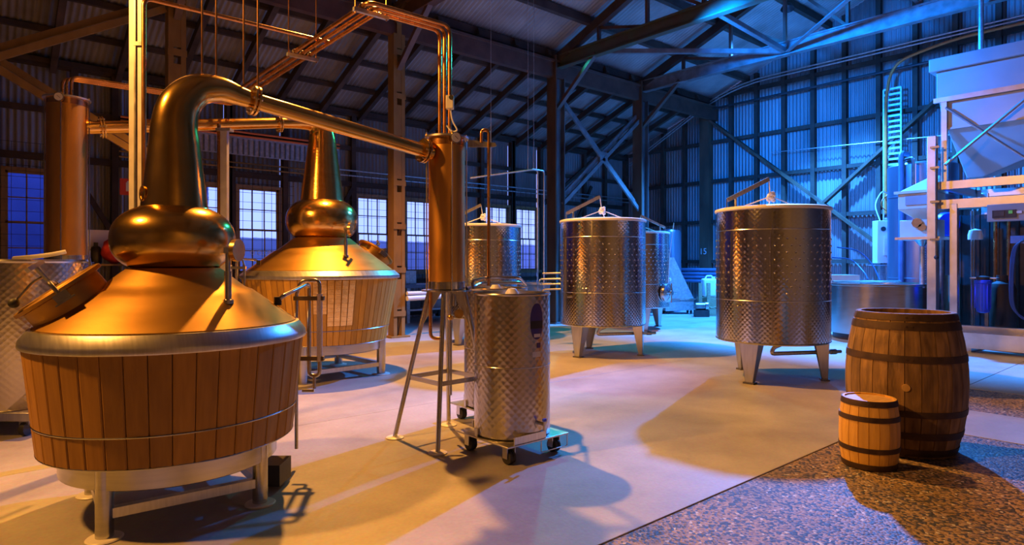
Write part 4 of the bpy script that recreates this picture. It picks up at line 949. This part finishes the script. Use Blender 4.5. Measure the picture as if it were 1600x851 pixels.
quadbox((s0-.08, s1+.08, tr_, tl_+.09, H2), (s0-.08, s1+.08, tr_, tl_+.09, H1), 'hopper_grey', 'rim_collar', hopper)
quadbox((s0, s1, tr_, tl_, H3), (s0, s1, tr_, tl_, H2), 'hopper_grey', 'upper_bin', hopper)
quadbox((s0+.02, s1-.02, tr_+.25, tl_-.10, H4), (s0+.02, s1-.02, tr_+.02, tl_-.04, H3-.05), 'hopper_grey', 'middle_bin', hopper)
quadbox((s0+.55, s0+.85, tl_-.52, tl_-.30, H5), (s0+.05, s1-.05, tr_+.55, tl_-.14, H4), 'hopper_grey', 'lower_cone', hopper)
MB().rbox(s0-.05, s0+.01, tr_, tl_+.03, H3-.06, H3+.02).build('flange_rail', 'steel_satin', hopper)
MB().rbox(s0-.0, s0+.02, tr_+.2, tl_-.08, H4-.015, H4+.015).build('seam_rail', 'hopper_grey', hopper)
# frame under the hopper
fr = thing('hopper_frame', 'pinkish stainless steel frame standing under the grain hopper', 'frame', RM(12.9, 2.6, 0))
def bar(name, s_a, t_a, h_a, s_b, t_b, h_b, w, d, mat='steel_satin'): return MB().beam(RM(s_a, t_a, h_a), RM(s_b, t_b, h_b), w, d).build(name, mat, fr, 0)
tp = tt(1473, SF); tp2 = tt(1491, SF)
hA, hB = hz(1500, 288, SF), hz(1500, 318, SF)
bar('top_rail', SF, tp+.1, hA, SF, .3, hA, .08, .13); bar('lower_rail', SF, tp+.1, hB, SF, .3, hB, .08, .15)
bar('top_rail', SF+1.9, tp+.1, hA, SF+1.9, .3, hA, .08, .13); bar('side_rail', SF, tp, hA, SF+1.9, tp, hA, .08, .13)
for s_ in (SF+.1, SF+1.8): MB().rbox(s_-.04, s_+.04, tp-.04, tp+.04, hA, H3-.05).build('upright', 'steel_satin', fr)
bar('post_tall', SF-.10, tt(1456, SF-.1), 0.05, SF-.10, tt(1456, SF-.1), hz(1456, 213, SF-.1), .15, .10) if False else MB().rbox(SF-.15, SF-.03, tt(1464, SF-.1), tt(1449.5, SF-.1), 0, hz(1456, 213, SF-.1)).build('tall_post', 'steel_satin', fr, bevel=.006)
MB().rbox(SF-.05, SF+.06, tp2-.055, tp2+.055, .0, hB).build('post', 'steel_satin', fr, bevel=.006)
for t_ in (.5,): MB().rbox(SF-.05, SF+.06, t_-.055, t_+.055, 0, hB).build('post', 'steel_satin', fr, bevel=.006)
for t_ in (tp2, .5): MB().rbox(SF+1.84, SF+1.95, t_-.055, t_+.055, 0, hA).build('post', 'steel_satin', fr, bevel=.006)
hC = hz(1550, 515, SF-.35)
bar('base_rail', SF-.05, tp2, .33, SF-.05, .3, .33, .12, .12); bar('base_rail', SF-.42, tp2+.02, .19, SF-.42, .3, .19, .14, .24)
for t_ in (2.9, .5): MB().rbox(SF-.42, SF+1.9, t_-.05, t_+.05, .0, .10).build('skid', 'steel_satin', fr)
dz = MB().tube([SP(1478, 168, SF+.04), SP(1610, 252, SF+.04)], .022, 8).build('cross_rod', 'steel_satin', fr); MB().tube([SP(1476, 258, SF-.02), SP(1610, 148, SF-.02)], .024, 8).build('cross_rod', 'steel_satin', fr)
for v in (230, 262, 315, 374): MB().box(SP(1461, v, SF-.18), (.06, .13, .035), D1, D2, UP).build('rod_clamp', 'steel', fr)
MB().cyl(SP(1463, 225, SF-.19), SP(1463, 400, SF-.19), .016, 10).build('guide_rod', 'steel', fr); MB().ball(SP(1463, 402, SF-.19), .035).build('rod_knob', 'black_rubber', fr)
# wall behind the frame, cabinet gear
bp_ = thing('back_board', 'black corrugated back board behind the water filter', 'board', RM(SF+1.5, 1.4, 0))
MB().rbox(SF+1.50, SF+1.54, .0, tt(1499, SF+1.5), .12, hB-.1).build('sheet', 'black_steel', bp_)
t_ = .1
while t_ < tt(1500, SF+1.5): MB().rbox(SF+1.48, SF+1.50, t_, t_+.05, .12, hB-.1).build('rib', 'black_steel', bp_); t_ += .14
tag(MB().rbox(SF+1.3, SF+1.33, tt(1499, SF+1.3), tt(1477, SF+1.3), .1, hz(1488, 430, SF+1.3)).build('plywood_panel', 'ply'), 'greenish plywood panel between the frame posts', 'panel')
cp = thing('control_panel', 'grey control panel with a small display on the hopper frame', 'control panel', SP(1574, 346, SF-.1))
pc = SP(1574, 332, SF-.06); MB().box(pc, (.10, .50, .27), D1, D2, UP).build('housing', 'grey_paint', cp, bevel=.008)
pc = SP(1569, 334, SF-.12); MB().box(pc, (.02, .30, .12), D1, D2, UP).build('display_bezel', 'black_steel', cp); MB().box(SP(1561, 334, SF-.132), (.01, .13, .07), D1, D2, UP).build('display', 'timber_warm', cp)
MB().box(SP(1579, 331, SF-.132), (.01, .05, .05), D1, D2, UP).build('indicator', 'led_green', cp); MB().box(SP(1591, 331, SF-.12), (.01, .09, .04), D1, D2, UP).build('name_strip', 'label_white', cp)
wf = thing('water_filter', 'bright blue water filter housing on the frame', 'filter', SP(1536, 487, SF+.3))
q = SP(1536, 487, SF+.3); z1 = hz(1536, 440, SF+.3)
MB().lathe(Vector((q.x, q.y, 0)), [(.03, q.z-.02), (.085, q.z), (.10, q.z+.06), (.105, z1-.03), (.12, z1-.02), (.12, z1+.02), (.105, z1+.03)], 28, capb=True).build('bowl', 'blue_plastic', wf)
for k in range(8): a = PI*2*k/8; MB().beam(q+Vector((math.cos(a)*.104, math.sin(a)*.104, .06)), Vector((q.x+math.cos(a)*.108, q.y+math.sin(a)*.108, z1-.03)), .012, .012, D1).build('rib', 'blue_plastic', wf)
MB().lathe(Vector((q.x, q.y, 0)), [(.09, z1+.03), (.095, z1+.08), (.03, z1+.10), (.001, z1+.1)], 24).build('cap', 'black_rubber', wf)
MB().box(Vector((q.x+.1, q.y, z1+.06)), (.22, .36, .02), D1, D2, UP).build('bracket', 'galv', wf); MB().box(Vector((q.x+.14, q.y-.02, (z1+.05)/2)), (.05, .05, z1+.05), D1, D2, UP).build('stand', 'steel_dark', wf)
q = SP(1566, 500, SF+.7); tag(MB().lathe(Vector((q.x, q.y, 0)), [(.17, 0), (.19, .03), (.19, .98), (.16, 1.06), (.08, 1.10), (.08, 1.2), (.001, 1.2)], 28, capb=True).build('softener_tank', 'black_rubber'), 'black upright softener tank beside the blue filter', 'tank')
q = SP(1527, 330, SF+.5)
for (u, v0, v1, r, lb) in ((1518, 355, 505, .018, 'steel riser pipe left of the blue filter'), (1522, 330, 430, .014, 'thin steel pipe hanging beside the riser'), (1555, 340, 430, .03, 'left pale upright pipe behind the control panel'), (1576, 340, 510, .03, 'right pale upright pipe behind the control panel')):
    a, b = SP(u, v0, SF+1.1), SP(u, v1, SF+1.1); b.z = .1; a.z = hB-.05
    tag(MB().cyl(b, a, r, 10).build('riser_pipe', 'steel' if u < 1550 else 'copper_pipe'), lb, 'pipe', 'risers behind the hopper frame')
tag(MB().lathe(SP(1524, 374, SF+.9), [(.11, 0), (.11, .08), (.09, .16), (.001, .19)], 20, capb=True).build('junction_dome', 'white_plastic'), 'pale dome junction box in the dark frame bay', 'box')
for k in range(3):
    o = .03*k; pts = [SP(1600+k*2, 372, SF+.35), SP(1588-k*2, 388, SF+.35), SP(1583-k*2, 430, SF+.35), SP(1584-k*2, 475, SF+.35), SP(1596+k, 496, SF+.35), SP(1612, 500, SF+.35)]
    tag(MB().tube(spline(pts), .016, 8).build('coiled_hose', 'blue_hose'), ['inner loop', 'middle loop', 'outer loop'][k]+' of dark blue hose hung at the right edge', 'hose', 'hung blue hoses')
tag(MB().box(SP(1592, 374, SF+.4), (.1, .2, .12), D1, D2, UP).build('hose_hook', 'paint_blue', None), 'pale blue hose hook plate at the right edge', 'hook')
# stainless hanging pole above hopper
run('drop_pole', [SP(1533, 85, SF+.9), SP(1533, -60, SF+.9)], .04, 'galv', 'blue lit drop pole rising from the hopper to the roof', 'pole')
# mill left of the frame
ml = thing('grain_mill', 'cream grain mill with pitched hood beside the tall post', 'mill', SP(1438, 372, SF+.25))
sm = SF+.25; mt0, mt1 = tt(1470, sm), tt(1411, sm); g = lambda v: hz(1440, v, sm)
quadbox((sm-.28, sm+.28, mt0-.02, mt1+.03, g(302)), (sm-.05, sm+.05, mt0-.0, mt0+.12, g(277)), 'cream_paint', 'hood', ml)
MB().rbox(sm-.30, sm+.30, mt0-.03, mt1+.05, g(303), g(299)).build('hood_lip', 'cream_paint', ml)
MB().rbox(sm-.25, sm+.25, mt0, mt1, g(327), g(303)).build('body', 'cream_paint', ml, bevel=.008)
MB().rbox(sm-.27, sm-.25, mt0+.0, tt(1423, sm), g(321), g(307)).build('viewing_window', 'grey_paint', ml)
quadbox((sm-.08, sm+.08, mt0+.14, mt1-.24, g(344)), (sm-.25, sm+.25, mt0, mt1, g(327)), 'cream_paint', 'funnel', ml)
MB().rbox(sm-.20, sm+.22, mt0+.0, tt(1412, sm), g(371), g(344)).build('gearbox', 'cream_paint', ml, bevel=.008)
q = SP(1436, 352, sm-.22)
for k, (u, v) in enumerate(((1433, 348), (1441, 355))): MB().disc(SP(u, v, sm-.225), .085-.02*k, .03, D1, 8).build('star_wheel', 'steel', ml)
MB().rbox(sm-.42, sm+.25, mt0-.1, tt(1402, sm-.3), g(375), g(371)).build('shelf', 'steel_satin', ml)
MB().lathe(SP(1441, 384, sm), [(.04, 0), (.13, .11)], 24).build('spout', 'steel', ml)
MB().cyl(SP(1441, 385, sm), RM(SP(1441, 411, sm).x, SP(1441, 411, sm).y, .97), .04, 12).build('auger_pipe', 'galv', ml)
q = SP(1461, 411, sm+.35); MB().rbox(q.x-.05, q.x+.05, q.y-.05, q.y+.05, 0, g(371)).build('stand', 'steel_satin', ml)
# blue tank behind, with pipe
cT = ZP(1441, 411, 12.9); cT.z = 0
bt = thing('holding_tank', 'tall blue lit steel holding tank behind the grain mill', 'tank', cT)
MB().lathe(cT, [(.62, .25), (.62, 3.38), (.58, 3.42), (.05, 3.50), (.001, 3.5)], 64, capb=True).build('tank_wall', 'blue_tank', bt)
for k in range(3): a = 2*PI*k/3+.4; MB().cyl(cT+Vector((math.cos(a)*.5, math.sin(a)*.5, 0)), cT+Vector((math.cos(a)*.5, math.sin(a)*.5, .27)), .04, 10).build('leg', 'steel_dark', bt)
for h in (2.75, 1.1): MB().torus(cT+UP*h, .621, .006, UP, 64, 6).build('weld_band', 'blue_tank', bt)
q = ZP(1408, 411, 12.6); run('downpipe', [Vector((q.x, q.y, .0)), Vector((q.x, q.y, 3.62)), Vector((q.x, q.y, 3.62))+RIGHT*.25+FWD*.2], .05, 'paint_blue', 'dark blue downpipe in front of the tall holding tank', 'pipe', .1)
q = ZP(1427, 290, 12.28); MB().tube(fillet([q, q+UP*.55, q+UP*.55+FWD*.3, q+UP*.3+FWD*.35], .06), .03, 10).build('overflow_bend', 'steel_dark', bt)
a, b = ZP(1444, 438, 12.33), ZP(1444, 384, 12.33); MB().box((a+b)/2+FWD*.01, (.07, .01, b.z-a.z), RIGHT, FWD, UP).build('level_scale', 'blue_tank', bt)
for k in range(14): MB().box(a+(b-a)*(k+.5)/14, (.06, .008, .016), RIGHT, FWD, UP).build('scale_mark', 'label_white', bt)
# round mash tun
cM = ZP(1372, 411, 11.72); cM.z = 0; RMt = .86
mt = thing('mash_tun', 'low round stainless mash tun with bright flared rim', 'mash tun', cM)
MB().lathe(cM, [(RMt, .12), (RMt, .99), (RMt+.02, 1.0), (RMt+.02, 1.03), (RMt-.03, 1.035), (RMt-.03, .95), (.001, .93)], 96, capb=True).build('vessel', 'steel', mt)
MB().lathe(cM, [(RMt-.1, 0), (RMt-.1, .12)], 48, capb=True).build('plinth', 'black_steel', mt)
MB().tube([cM+UP*1.06-RIGHT*.9-FWD*.1, cM+UP*1.06+RIGHT*.35-FWD*.1], .02, 10).build('rake_bar', 'steel', mt)
MB().box(cM-RIGHT*.62+FWD*.2+UP*1.10, (.55, .4, .16), RIGHT, FWD, UP).build('drive_box', 'cream_paint', mt)
# electrical cabinet on post
q = ZP(1377, 378, 13.6)
eb = thing('electrical_box', 'pale blue electrical box with dial beside the holding tank', 'electrical box', q-UP*.45)
MB().box(q, (.28, .20, .92), RIGHT, FWD, UP).build('housing', 'white_plastic', eb, bevel=.01); MB().box(q-FWD*.115+RIGHT*.05-UP*.08, (.13, .04, .42), RIGHT, FWD, UP).build('cover', 'white_plastic', eb, bevel=.006)
MB().disc(q-FWD*.11+UP*.28-RIGHT*.02, .05, .03, -FWD).build('dial', 'black_rubber', eb); MB().box(q-FWD*.138+RIGHT*.05+UP*.09, (.1, .005, .05), RIGHT, FWD, UP).build('sticker', 'sign_white', eb)
MB().box(q-UP*.5, (.42, .3, .03), RIGHT, FWD, UP).build('shelf', 'galv', eb); MB().box(Vector((q.x, q.y, (q.z-.5)/2)), (.1, .1, q.z-.5), RIGHT, FWD, UP).build('stand', 'galv', eb)
for k, pts in enumerate(([(1375, 345, 13.6), (1368, 320, 13.8), (1378, 300, 14.2), (1388, 303, 14.4)], [(1308, 386, 13.2), (1340, 392, 13.2), (1362, 412, 13.0), (1376, 440, 12.6)], [(1300, 402, 13.2), (1330, 406, 13.2), (1350, 425, 12.8), (1356, 436, 12.4)])):
    tag(MB().tube(spline([ZP(*p) for p in pts]), [.012, .014, .014][k], 8).build('cable' if k == 0 else 'blue_hose', ['white_plastic', 'blue_hose', 'blue_hose'][k]), ['pale cable looping above the electrical box', 'upper dark hose arching down to the mash tun', 'lower dark hose arching into the mash tun'][k], 'cable' if k == 0 else 'hose')
q = ZP(1388, 318, 14.2); tag(MB().torus(q, .16, .012, -FWD, 24, 6).torus(q+UP*.12+RIGHT*.05, .11, .012, -FWD, 24, 6).build('cable_coil', 'orange_cable'), 'coil of red orange cable hanging on the cable ladder', 'cable')
# motor with blue hood behind posts
q = ZP(1483, 350, 11.4); tag(MB().lathe(q, [(.20, 0), (.22, .05), (.22, .35), (.15, .42), (.001, .43)], 28, FWD, capb=True).build('drive_motor', 'blue_plastic'), 'blue round drive motor between the frame posts', 'motor')
tag(MB().cyl(Vector((q.x, q.y, 0))+FWD*.2, q+FWD*.2-UP*.22, .06, 12).build('motor_stand', 'steel_dark'), 'dark stand under the blue drive motor', 'stand')
# ================================================================== FAR BACKGROUND
z = 17.2
wd = thing('press_trolley', 'blue lit wedge shaped steel press trolley by the gable', 'trolley', ZP(1062, 488, z))
gz = lambda v: CAMH+(CYP-v)/FPX*z
A_ = lambda u, v: ZP(u, v, z)
MB().prism([A_(1046, 466), A_(1084, 466), A_(1053, 402), A_(1044, 402)], FWD*.5).build('hood', 'galv', wd, 0); MB().prism([A_(1040, 486), A_(1084, 484), A_(1084, 467), A_(1040, 467)], FWD*.5).build('body', 'galv', wd, 0)
MB().box(A_(1063, 467)+FWD*.25, (.85, .54, .04), RIGHT, FWD, UP).build('lip', 'steel', wd)
for u in (1043, 1081):
    for k in (.08, .42): q = A_(u, 486)+FWD*k; MB().lathe(Vector((q.x, q.y, .055))-RIGHT*.02, [(.05, 0), (.055, .02), (.05, .04)], 14, RIGHT, capb=True, capt=True).build('castor', 'black_rubber', wd); MB().box(Vector((q.x, q.y, .10)), (.03, .05, .10), RIGHT, FWD, UP).build('fork', 'steel_dark', wd)
cY = ZP(1045, 411, 18.35); cY.z = 0
tag(MB().lathe(cY, [(.33, 0), (.35, .05), (.35, 2.28), (.31, 2.36), (.10, 2.40), (.001, 2.40)], 40, capb=True).build('dark_tank', 'blue_tank'), 'dark blue upright tank behind the round door tank', 'tank')
pl_ = thing('pallet', 'wooden pallet with posts by the gable wall', 'pallet', ZP(1110, 490, 17.0))
q = ZP(1110, 490, 17.0)+RIGHT*.22; q.z = 0
for k in range(7): MB().box(q+RIGHT*(-.45+.15*k)+UP*.22, (.11, .9, .03), RIGHT, FWD, UP).build('deck_board', 'pallet_wood', pl_)
for k in (-.4, 0, .4): MB().box(q+FWD*k+UP*.13, (1.0, .09, .14), RIGHT, FWD, UP).build('bearer', 'pallet_wood', pl_)
for k in (-.4, 0, .4): MB().box(q+FWD*k+UP*.03, (1.0, .09, .06), RIGHT, FWD, UP).build('runner', 'pallet_wood', pl_)
for u in (1094, 1107): a = ZP(u, 480, 16.75); MB().box(Vector((a.x, a.y, .55)), (.09, .06, .64), RIGHT, FWD, UP).build('side_post', 'pallet_wood', pl_)
jc = thing('jerrycan', 'white plastic jerrycan standing on the wooden pallet', 'jerrycan', q+FWD*.1+UP*.4)
jq = ZP(1107.5, 450, 17.1); jb = Vector((jq.x, jq.y, .235))
MB().box(jb+UP*.12, (.5, .5, .24), RIGHT, FWD, UP).build('stack_crate', 'pallet_wood', pl_)
MB().box(jb+UP*.50, (.36, .30, .50), RIGHT, FWD, UP).build('body', 'white_plastic', jc, bevel=.05); MB().tube(fillet([jb+UP*.74-RIGHT*.1, jb+UP*.82-RIGHT*.06, jb+UP*.82+RIGHT*.08, jb+UP*.74+RIGHT*.1], .03), .02, 8).build('handle', 'white_plastic', jc)
MB().lathe(jb+UP*.75+RIGHT*.13, [(.04, 0), (.04, .05)], 14, capt=True).build('cap', 'white_plastic', jc)
pm = ZP(1096, 474, 16.4); pu = thing('transfer_pump', 'small dark transfer pump in front of the pallet', 'pump', Vector((pm.x, pm.y, 0)))
pb = Vector((pm.x, pm.y, 0)); MB().cyl(pb+UP*.28-RIGHT*.16, pb+UP*.28+RIGHT*.08, .10, 18).build('motor', 'steel_dark', pu); MB().disc(pb+UP*.28+RIGHT*.12, .12, .07, RIGHT).build('pump_head', 'steel', pu); MB().box(pb+UP*.09, (.36, .2, .18), RIGHT, FWD, UP).build('base', 'black_steel', pu)
for k, v in enumerate((421, 427, 432, 438)):
    a, b = SP(1064, v, SG-.5), SP(1118, v-1, SG-.5); b.z = a.z
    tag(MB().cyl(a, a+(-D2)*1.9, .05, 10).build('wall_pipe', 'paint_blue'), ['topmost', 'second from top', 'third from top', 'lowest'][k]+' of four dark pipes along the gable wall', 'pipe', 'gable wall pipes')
# product lines between the grey column and the mid floor tank
for k, v in enumerate((427, 436, 444, 452)):
    a = ZP(848-(k % 2)*2, v, 10.6); b = ZP(888, v-1, 10.4); pts = [a, b]
    if k == 3: pts = [ZP(846, 470, 10.6), a, b]
    tag(MB().tube(fillet(pts, .08), .016, 10).build('product_pipe', 'steel'), ['topmost', 'second', 'third', 'lowest'][k]+' bright product pipe left of the mid floor tank', 'pipe', 'product pipes')
tag(MB().tube([ZP(847+3*math.cos(a)-1, 440+4*math.sin(a), 10.6) for a in [PI/2+PI*i/10 for i in range(11)]], .014, 8).build('return_bend', 'steel'), 'bright return bend joining the product pipes', 'pipe')
q = ZP(834, 460, 12.6); q.z = .35
tb_ = thing('plastic_tub', 'dark plastic tub behind the labelled drum tank', 'tub', q); MB().lathe(q, [(.26, 0), (.33, .62), (.36, .63), (.36, .66), (.31, .66), (.25, .03), (.001, .03)], 32, capb=True).build('shell', 'grey_paint', tb_)
for k in range(4): a = PI/4+PI/2*k; c = q+Vector((math.cos(a)*.2, math.sin(a)*.2, 0)); MB().cyl(Vector((c.x, c.y, 0)), c, .02, 8).build('stand_leg', 'black_steel', tb_)
# thin pipe gantry with hanger rods
run('gantry_pipe', [ZP(735, 278, 11.0), ZP(832, 265, 11.6), ZP(840, 266, 11.7), ZP(840, 428, 11.7), ZP(840, 528, 11.7)], .014, 'galv', 'thin gantry pipe bending down left of the grey column', 'pipe', .06)
run('gantry_pipe', [ZP(832, 264, 11.8), ZP(850, 267, 12.0), ZP(850, 428, 12.0), ZP(850, 525, 12.0)], .014, 'galv', 'second thin gantry pipe hugging the grey column', 'pipe', .06)
for u, v, d_, lb in ((825, 264, 11.6, 'left of two pale rods holding the gantry pipe'), (834, 264, 11.7, 'right of two pale rods holding the gantry pipe'), (767, 275, 11.2, 'faint rod dropping to the gantry pipe end')):
    p = ZP(u, v, d_); tag(MB().cyl(p, Vector((p.x, p.y, roof_h(p.y)-.02)), .005, 6).build('hanger_rod', 'galv'), lb, 'rod', 'thin hanger rods from the roof')
# bench and pipe rack by the windows
q = TP(672, 440, 13.0); q.z = 0
bn = thing('work_bench', 'blue topped work bench with pale pipes below the window', 'bench', q)
MB().rbox(q.x-.9, q.x+.9, q.y-.35, q.y+.35, .82, .90).build('bench_top', 'paint_blue', bn)
for i in (-1, 1):
    for j in (-1, 1): MB().rbox(q.x+i*.8-.04, q.x+i*.8+.04, q.y+j*.28-.04, q.y+j*.28+.04, 0, .82).build('leg', 'galv', bn)
MB().rbox(q.x-.8, q.x+.8, q.y-.3, q.y+.3, .28, .32).build('lower_shelf', 'galv', bn)
for i, (w, h, d_) in enumerate(((.3, .28, .3), (.5, .2, .4), (.35, .34, .3))):
    tag(MB().rbox(q.x-.7+.5*i, q.x-.7+.5*i+w, q.y-.2, q.y-.2+d_, .32, .32+h).build('crate', ['black_steel', 'grey_paint', 'timber_warm'][i], None, bevel=.01), ['black crate on the left of the bench shelf', 'grey crate in the middle of the bench shelf', 'brown crate on the right of the bench shelf'][i], 'crate')
tag(MB().rbox(q.x-.75, q.x-.45, q.y-.1, q.y+.1, .90, 1.22).build('bench_stand', 'galv', None, bevel=.01), 'small pale stand on the blue bench', 'stand')
for k, (v, r) in enumerate(((457, .035), (463, .05))):
    a, b = ZP(636, v+1-k*-2, 11.9), ZP(700, v-1, 12.6); tag(MB().cyl(a, b, r, 10).build('rack_pipe', 'white_plastic'), ['upper thin pale pipe crossing below the bench', 'lower thick pale pipe crossing below the bench'][k], 'pipe', 'pale pipes by the bench')
# far left: fire sign, extinguisher, red bag on rack
q = TP(200, 292, 13.3)
fs_ = thing('fire_sign', 'red and white fire extinguisher sign on a post behind the front still', 'sign', q-UP*.17)
MB().box(q, (.26, .02, .30), D1, D2, UP).build('plate', 'sign_red', fs_); MB().box(q-D2*.012, (.07, .006, .16), D1, D2, UP).build('extinguisher_symbol', 'sign_white', fs_); MB().disc(q-D2*.012+UP*.09, .02, .006, D2, 12).build('symbol_cap', 'sign_white', fs_)
MB().rbox(q.x+.02, q.x+.07, q.y+.012, q.y+.05, 0, q.z+.15).build('sign_post', 'galv', fs_)
q = TP(172, 395, 11.5)
rk = thing('storage_rack', 'dark storage rack behind the left edge tank', 'rack', Vector((q.x, q.y, 0)))
for i in (-.5, .5):
    for j in (-.2, .2): MB().rbox(q.x+i-.02, q.x+i+.02, q.y+j-.02, q.y+j+.02, 0, 1.92).build('upright', 'black_steel', rk)
for h in (.3, .9, 1.36): MB().rbox(q.x-.5, q.x+.5, q.y-.2, q.y+.2, h, h+.03).build('shelf', 'timber_warm', rk)
MB().rbox(q.x-.5, q.x+.5, q.y+.18, q.y+.2, 1.5, 1.92).build('back_panel', 'sign_white', rk)
b = MB(); b.ball(Vector((q.x+.06, q.y-.05, 1.60)), .19, 1, .7, 1.1, 16, 10); o = b.build('red_bag', 'red_cloth'); tag(o, 'crumpled red bag on the storage rack', 'bag')
for v in o.data.vertices: v.co += Vector(noise.noise_vector(v.co*9))*.035
for i, x in enumerate((-.34, -.18)): tag(MB().lathe(Vector((q.x+x, q.y-.05+.1*i, 1.39)), [(.07, 0), (.08, .02), (.08, .2), (.06, .26), (.03, .28), (.03, .33)], 16, capb=True, capt=True).build('jar', ['grey_paint', 'black_steel'][i]), ['grey jar on the rack left of the red bag', 'black jar on the rack right beside the red bag'][i], 'jar')
ex = TP(208, 430, 12.4); fe = thing('fire_extinguisher', 'red fire extinguisher low behind the front still', 'fire extinguisher', Vector((ex.x, ex.y, 0.62)))
MB().rbox(ex.x-.15, ex.x+.15, ex.y+.06, ex.y+.5, 0, .62).build('stand_box', 'black_steel', fe)
MB().lathe(Vector((ex.x, ex.y+.2, .62)), [(.08, 0), (.085, .02), (.085, .5), (.05, .6), (.025, .62), (.025, .68)], 20, capb=True, capt=True).build('cylinder', 'red_paint', fe)
# flood lamp heads where the light comes from
for (p, aim, lb, c) in ((CW(-2.0, 8.4, 7.05), CW(-1.0, 6.4, 0), 'warm flood lamp under the roof above the rear still', 'w'), (CW(6.5, 14.8, 7.35), CW(5.7, 13.0, 0), 'blue flood lamp under the roof near the gable', 'b')):
    d = (aim-p).normalized(); t = thing('flood_lamp', lb, 'lamp', p-d*.18); x = d.cross(UP).normalized()
    MB().lathe(p-d*.16, [(.03, -.06), (.10, 0), (.15, .10), (.155, .11), (.10, .01)], 24, d).build('reflector', 'black_steel', t); MB().cyl(p-d*.2, Vector((p.x, p.y, roof_h(p.y)-.02))-d*.2*Vector((1, 1, 0)).length*0, .012, 8).build('stem', 'black_steel', t)
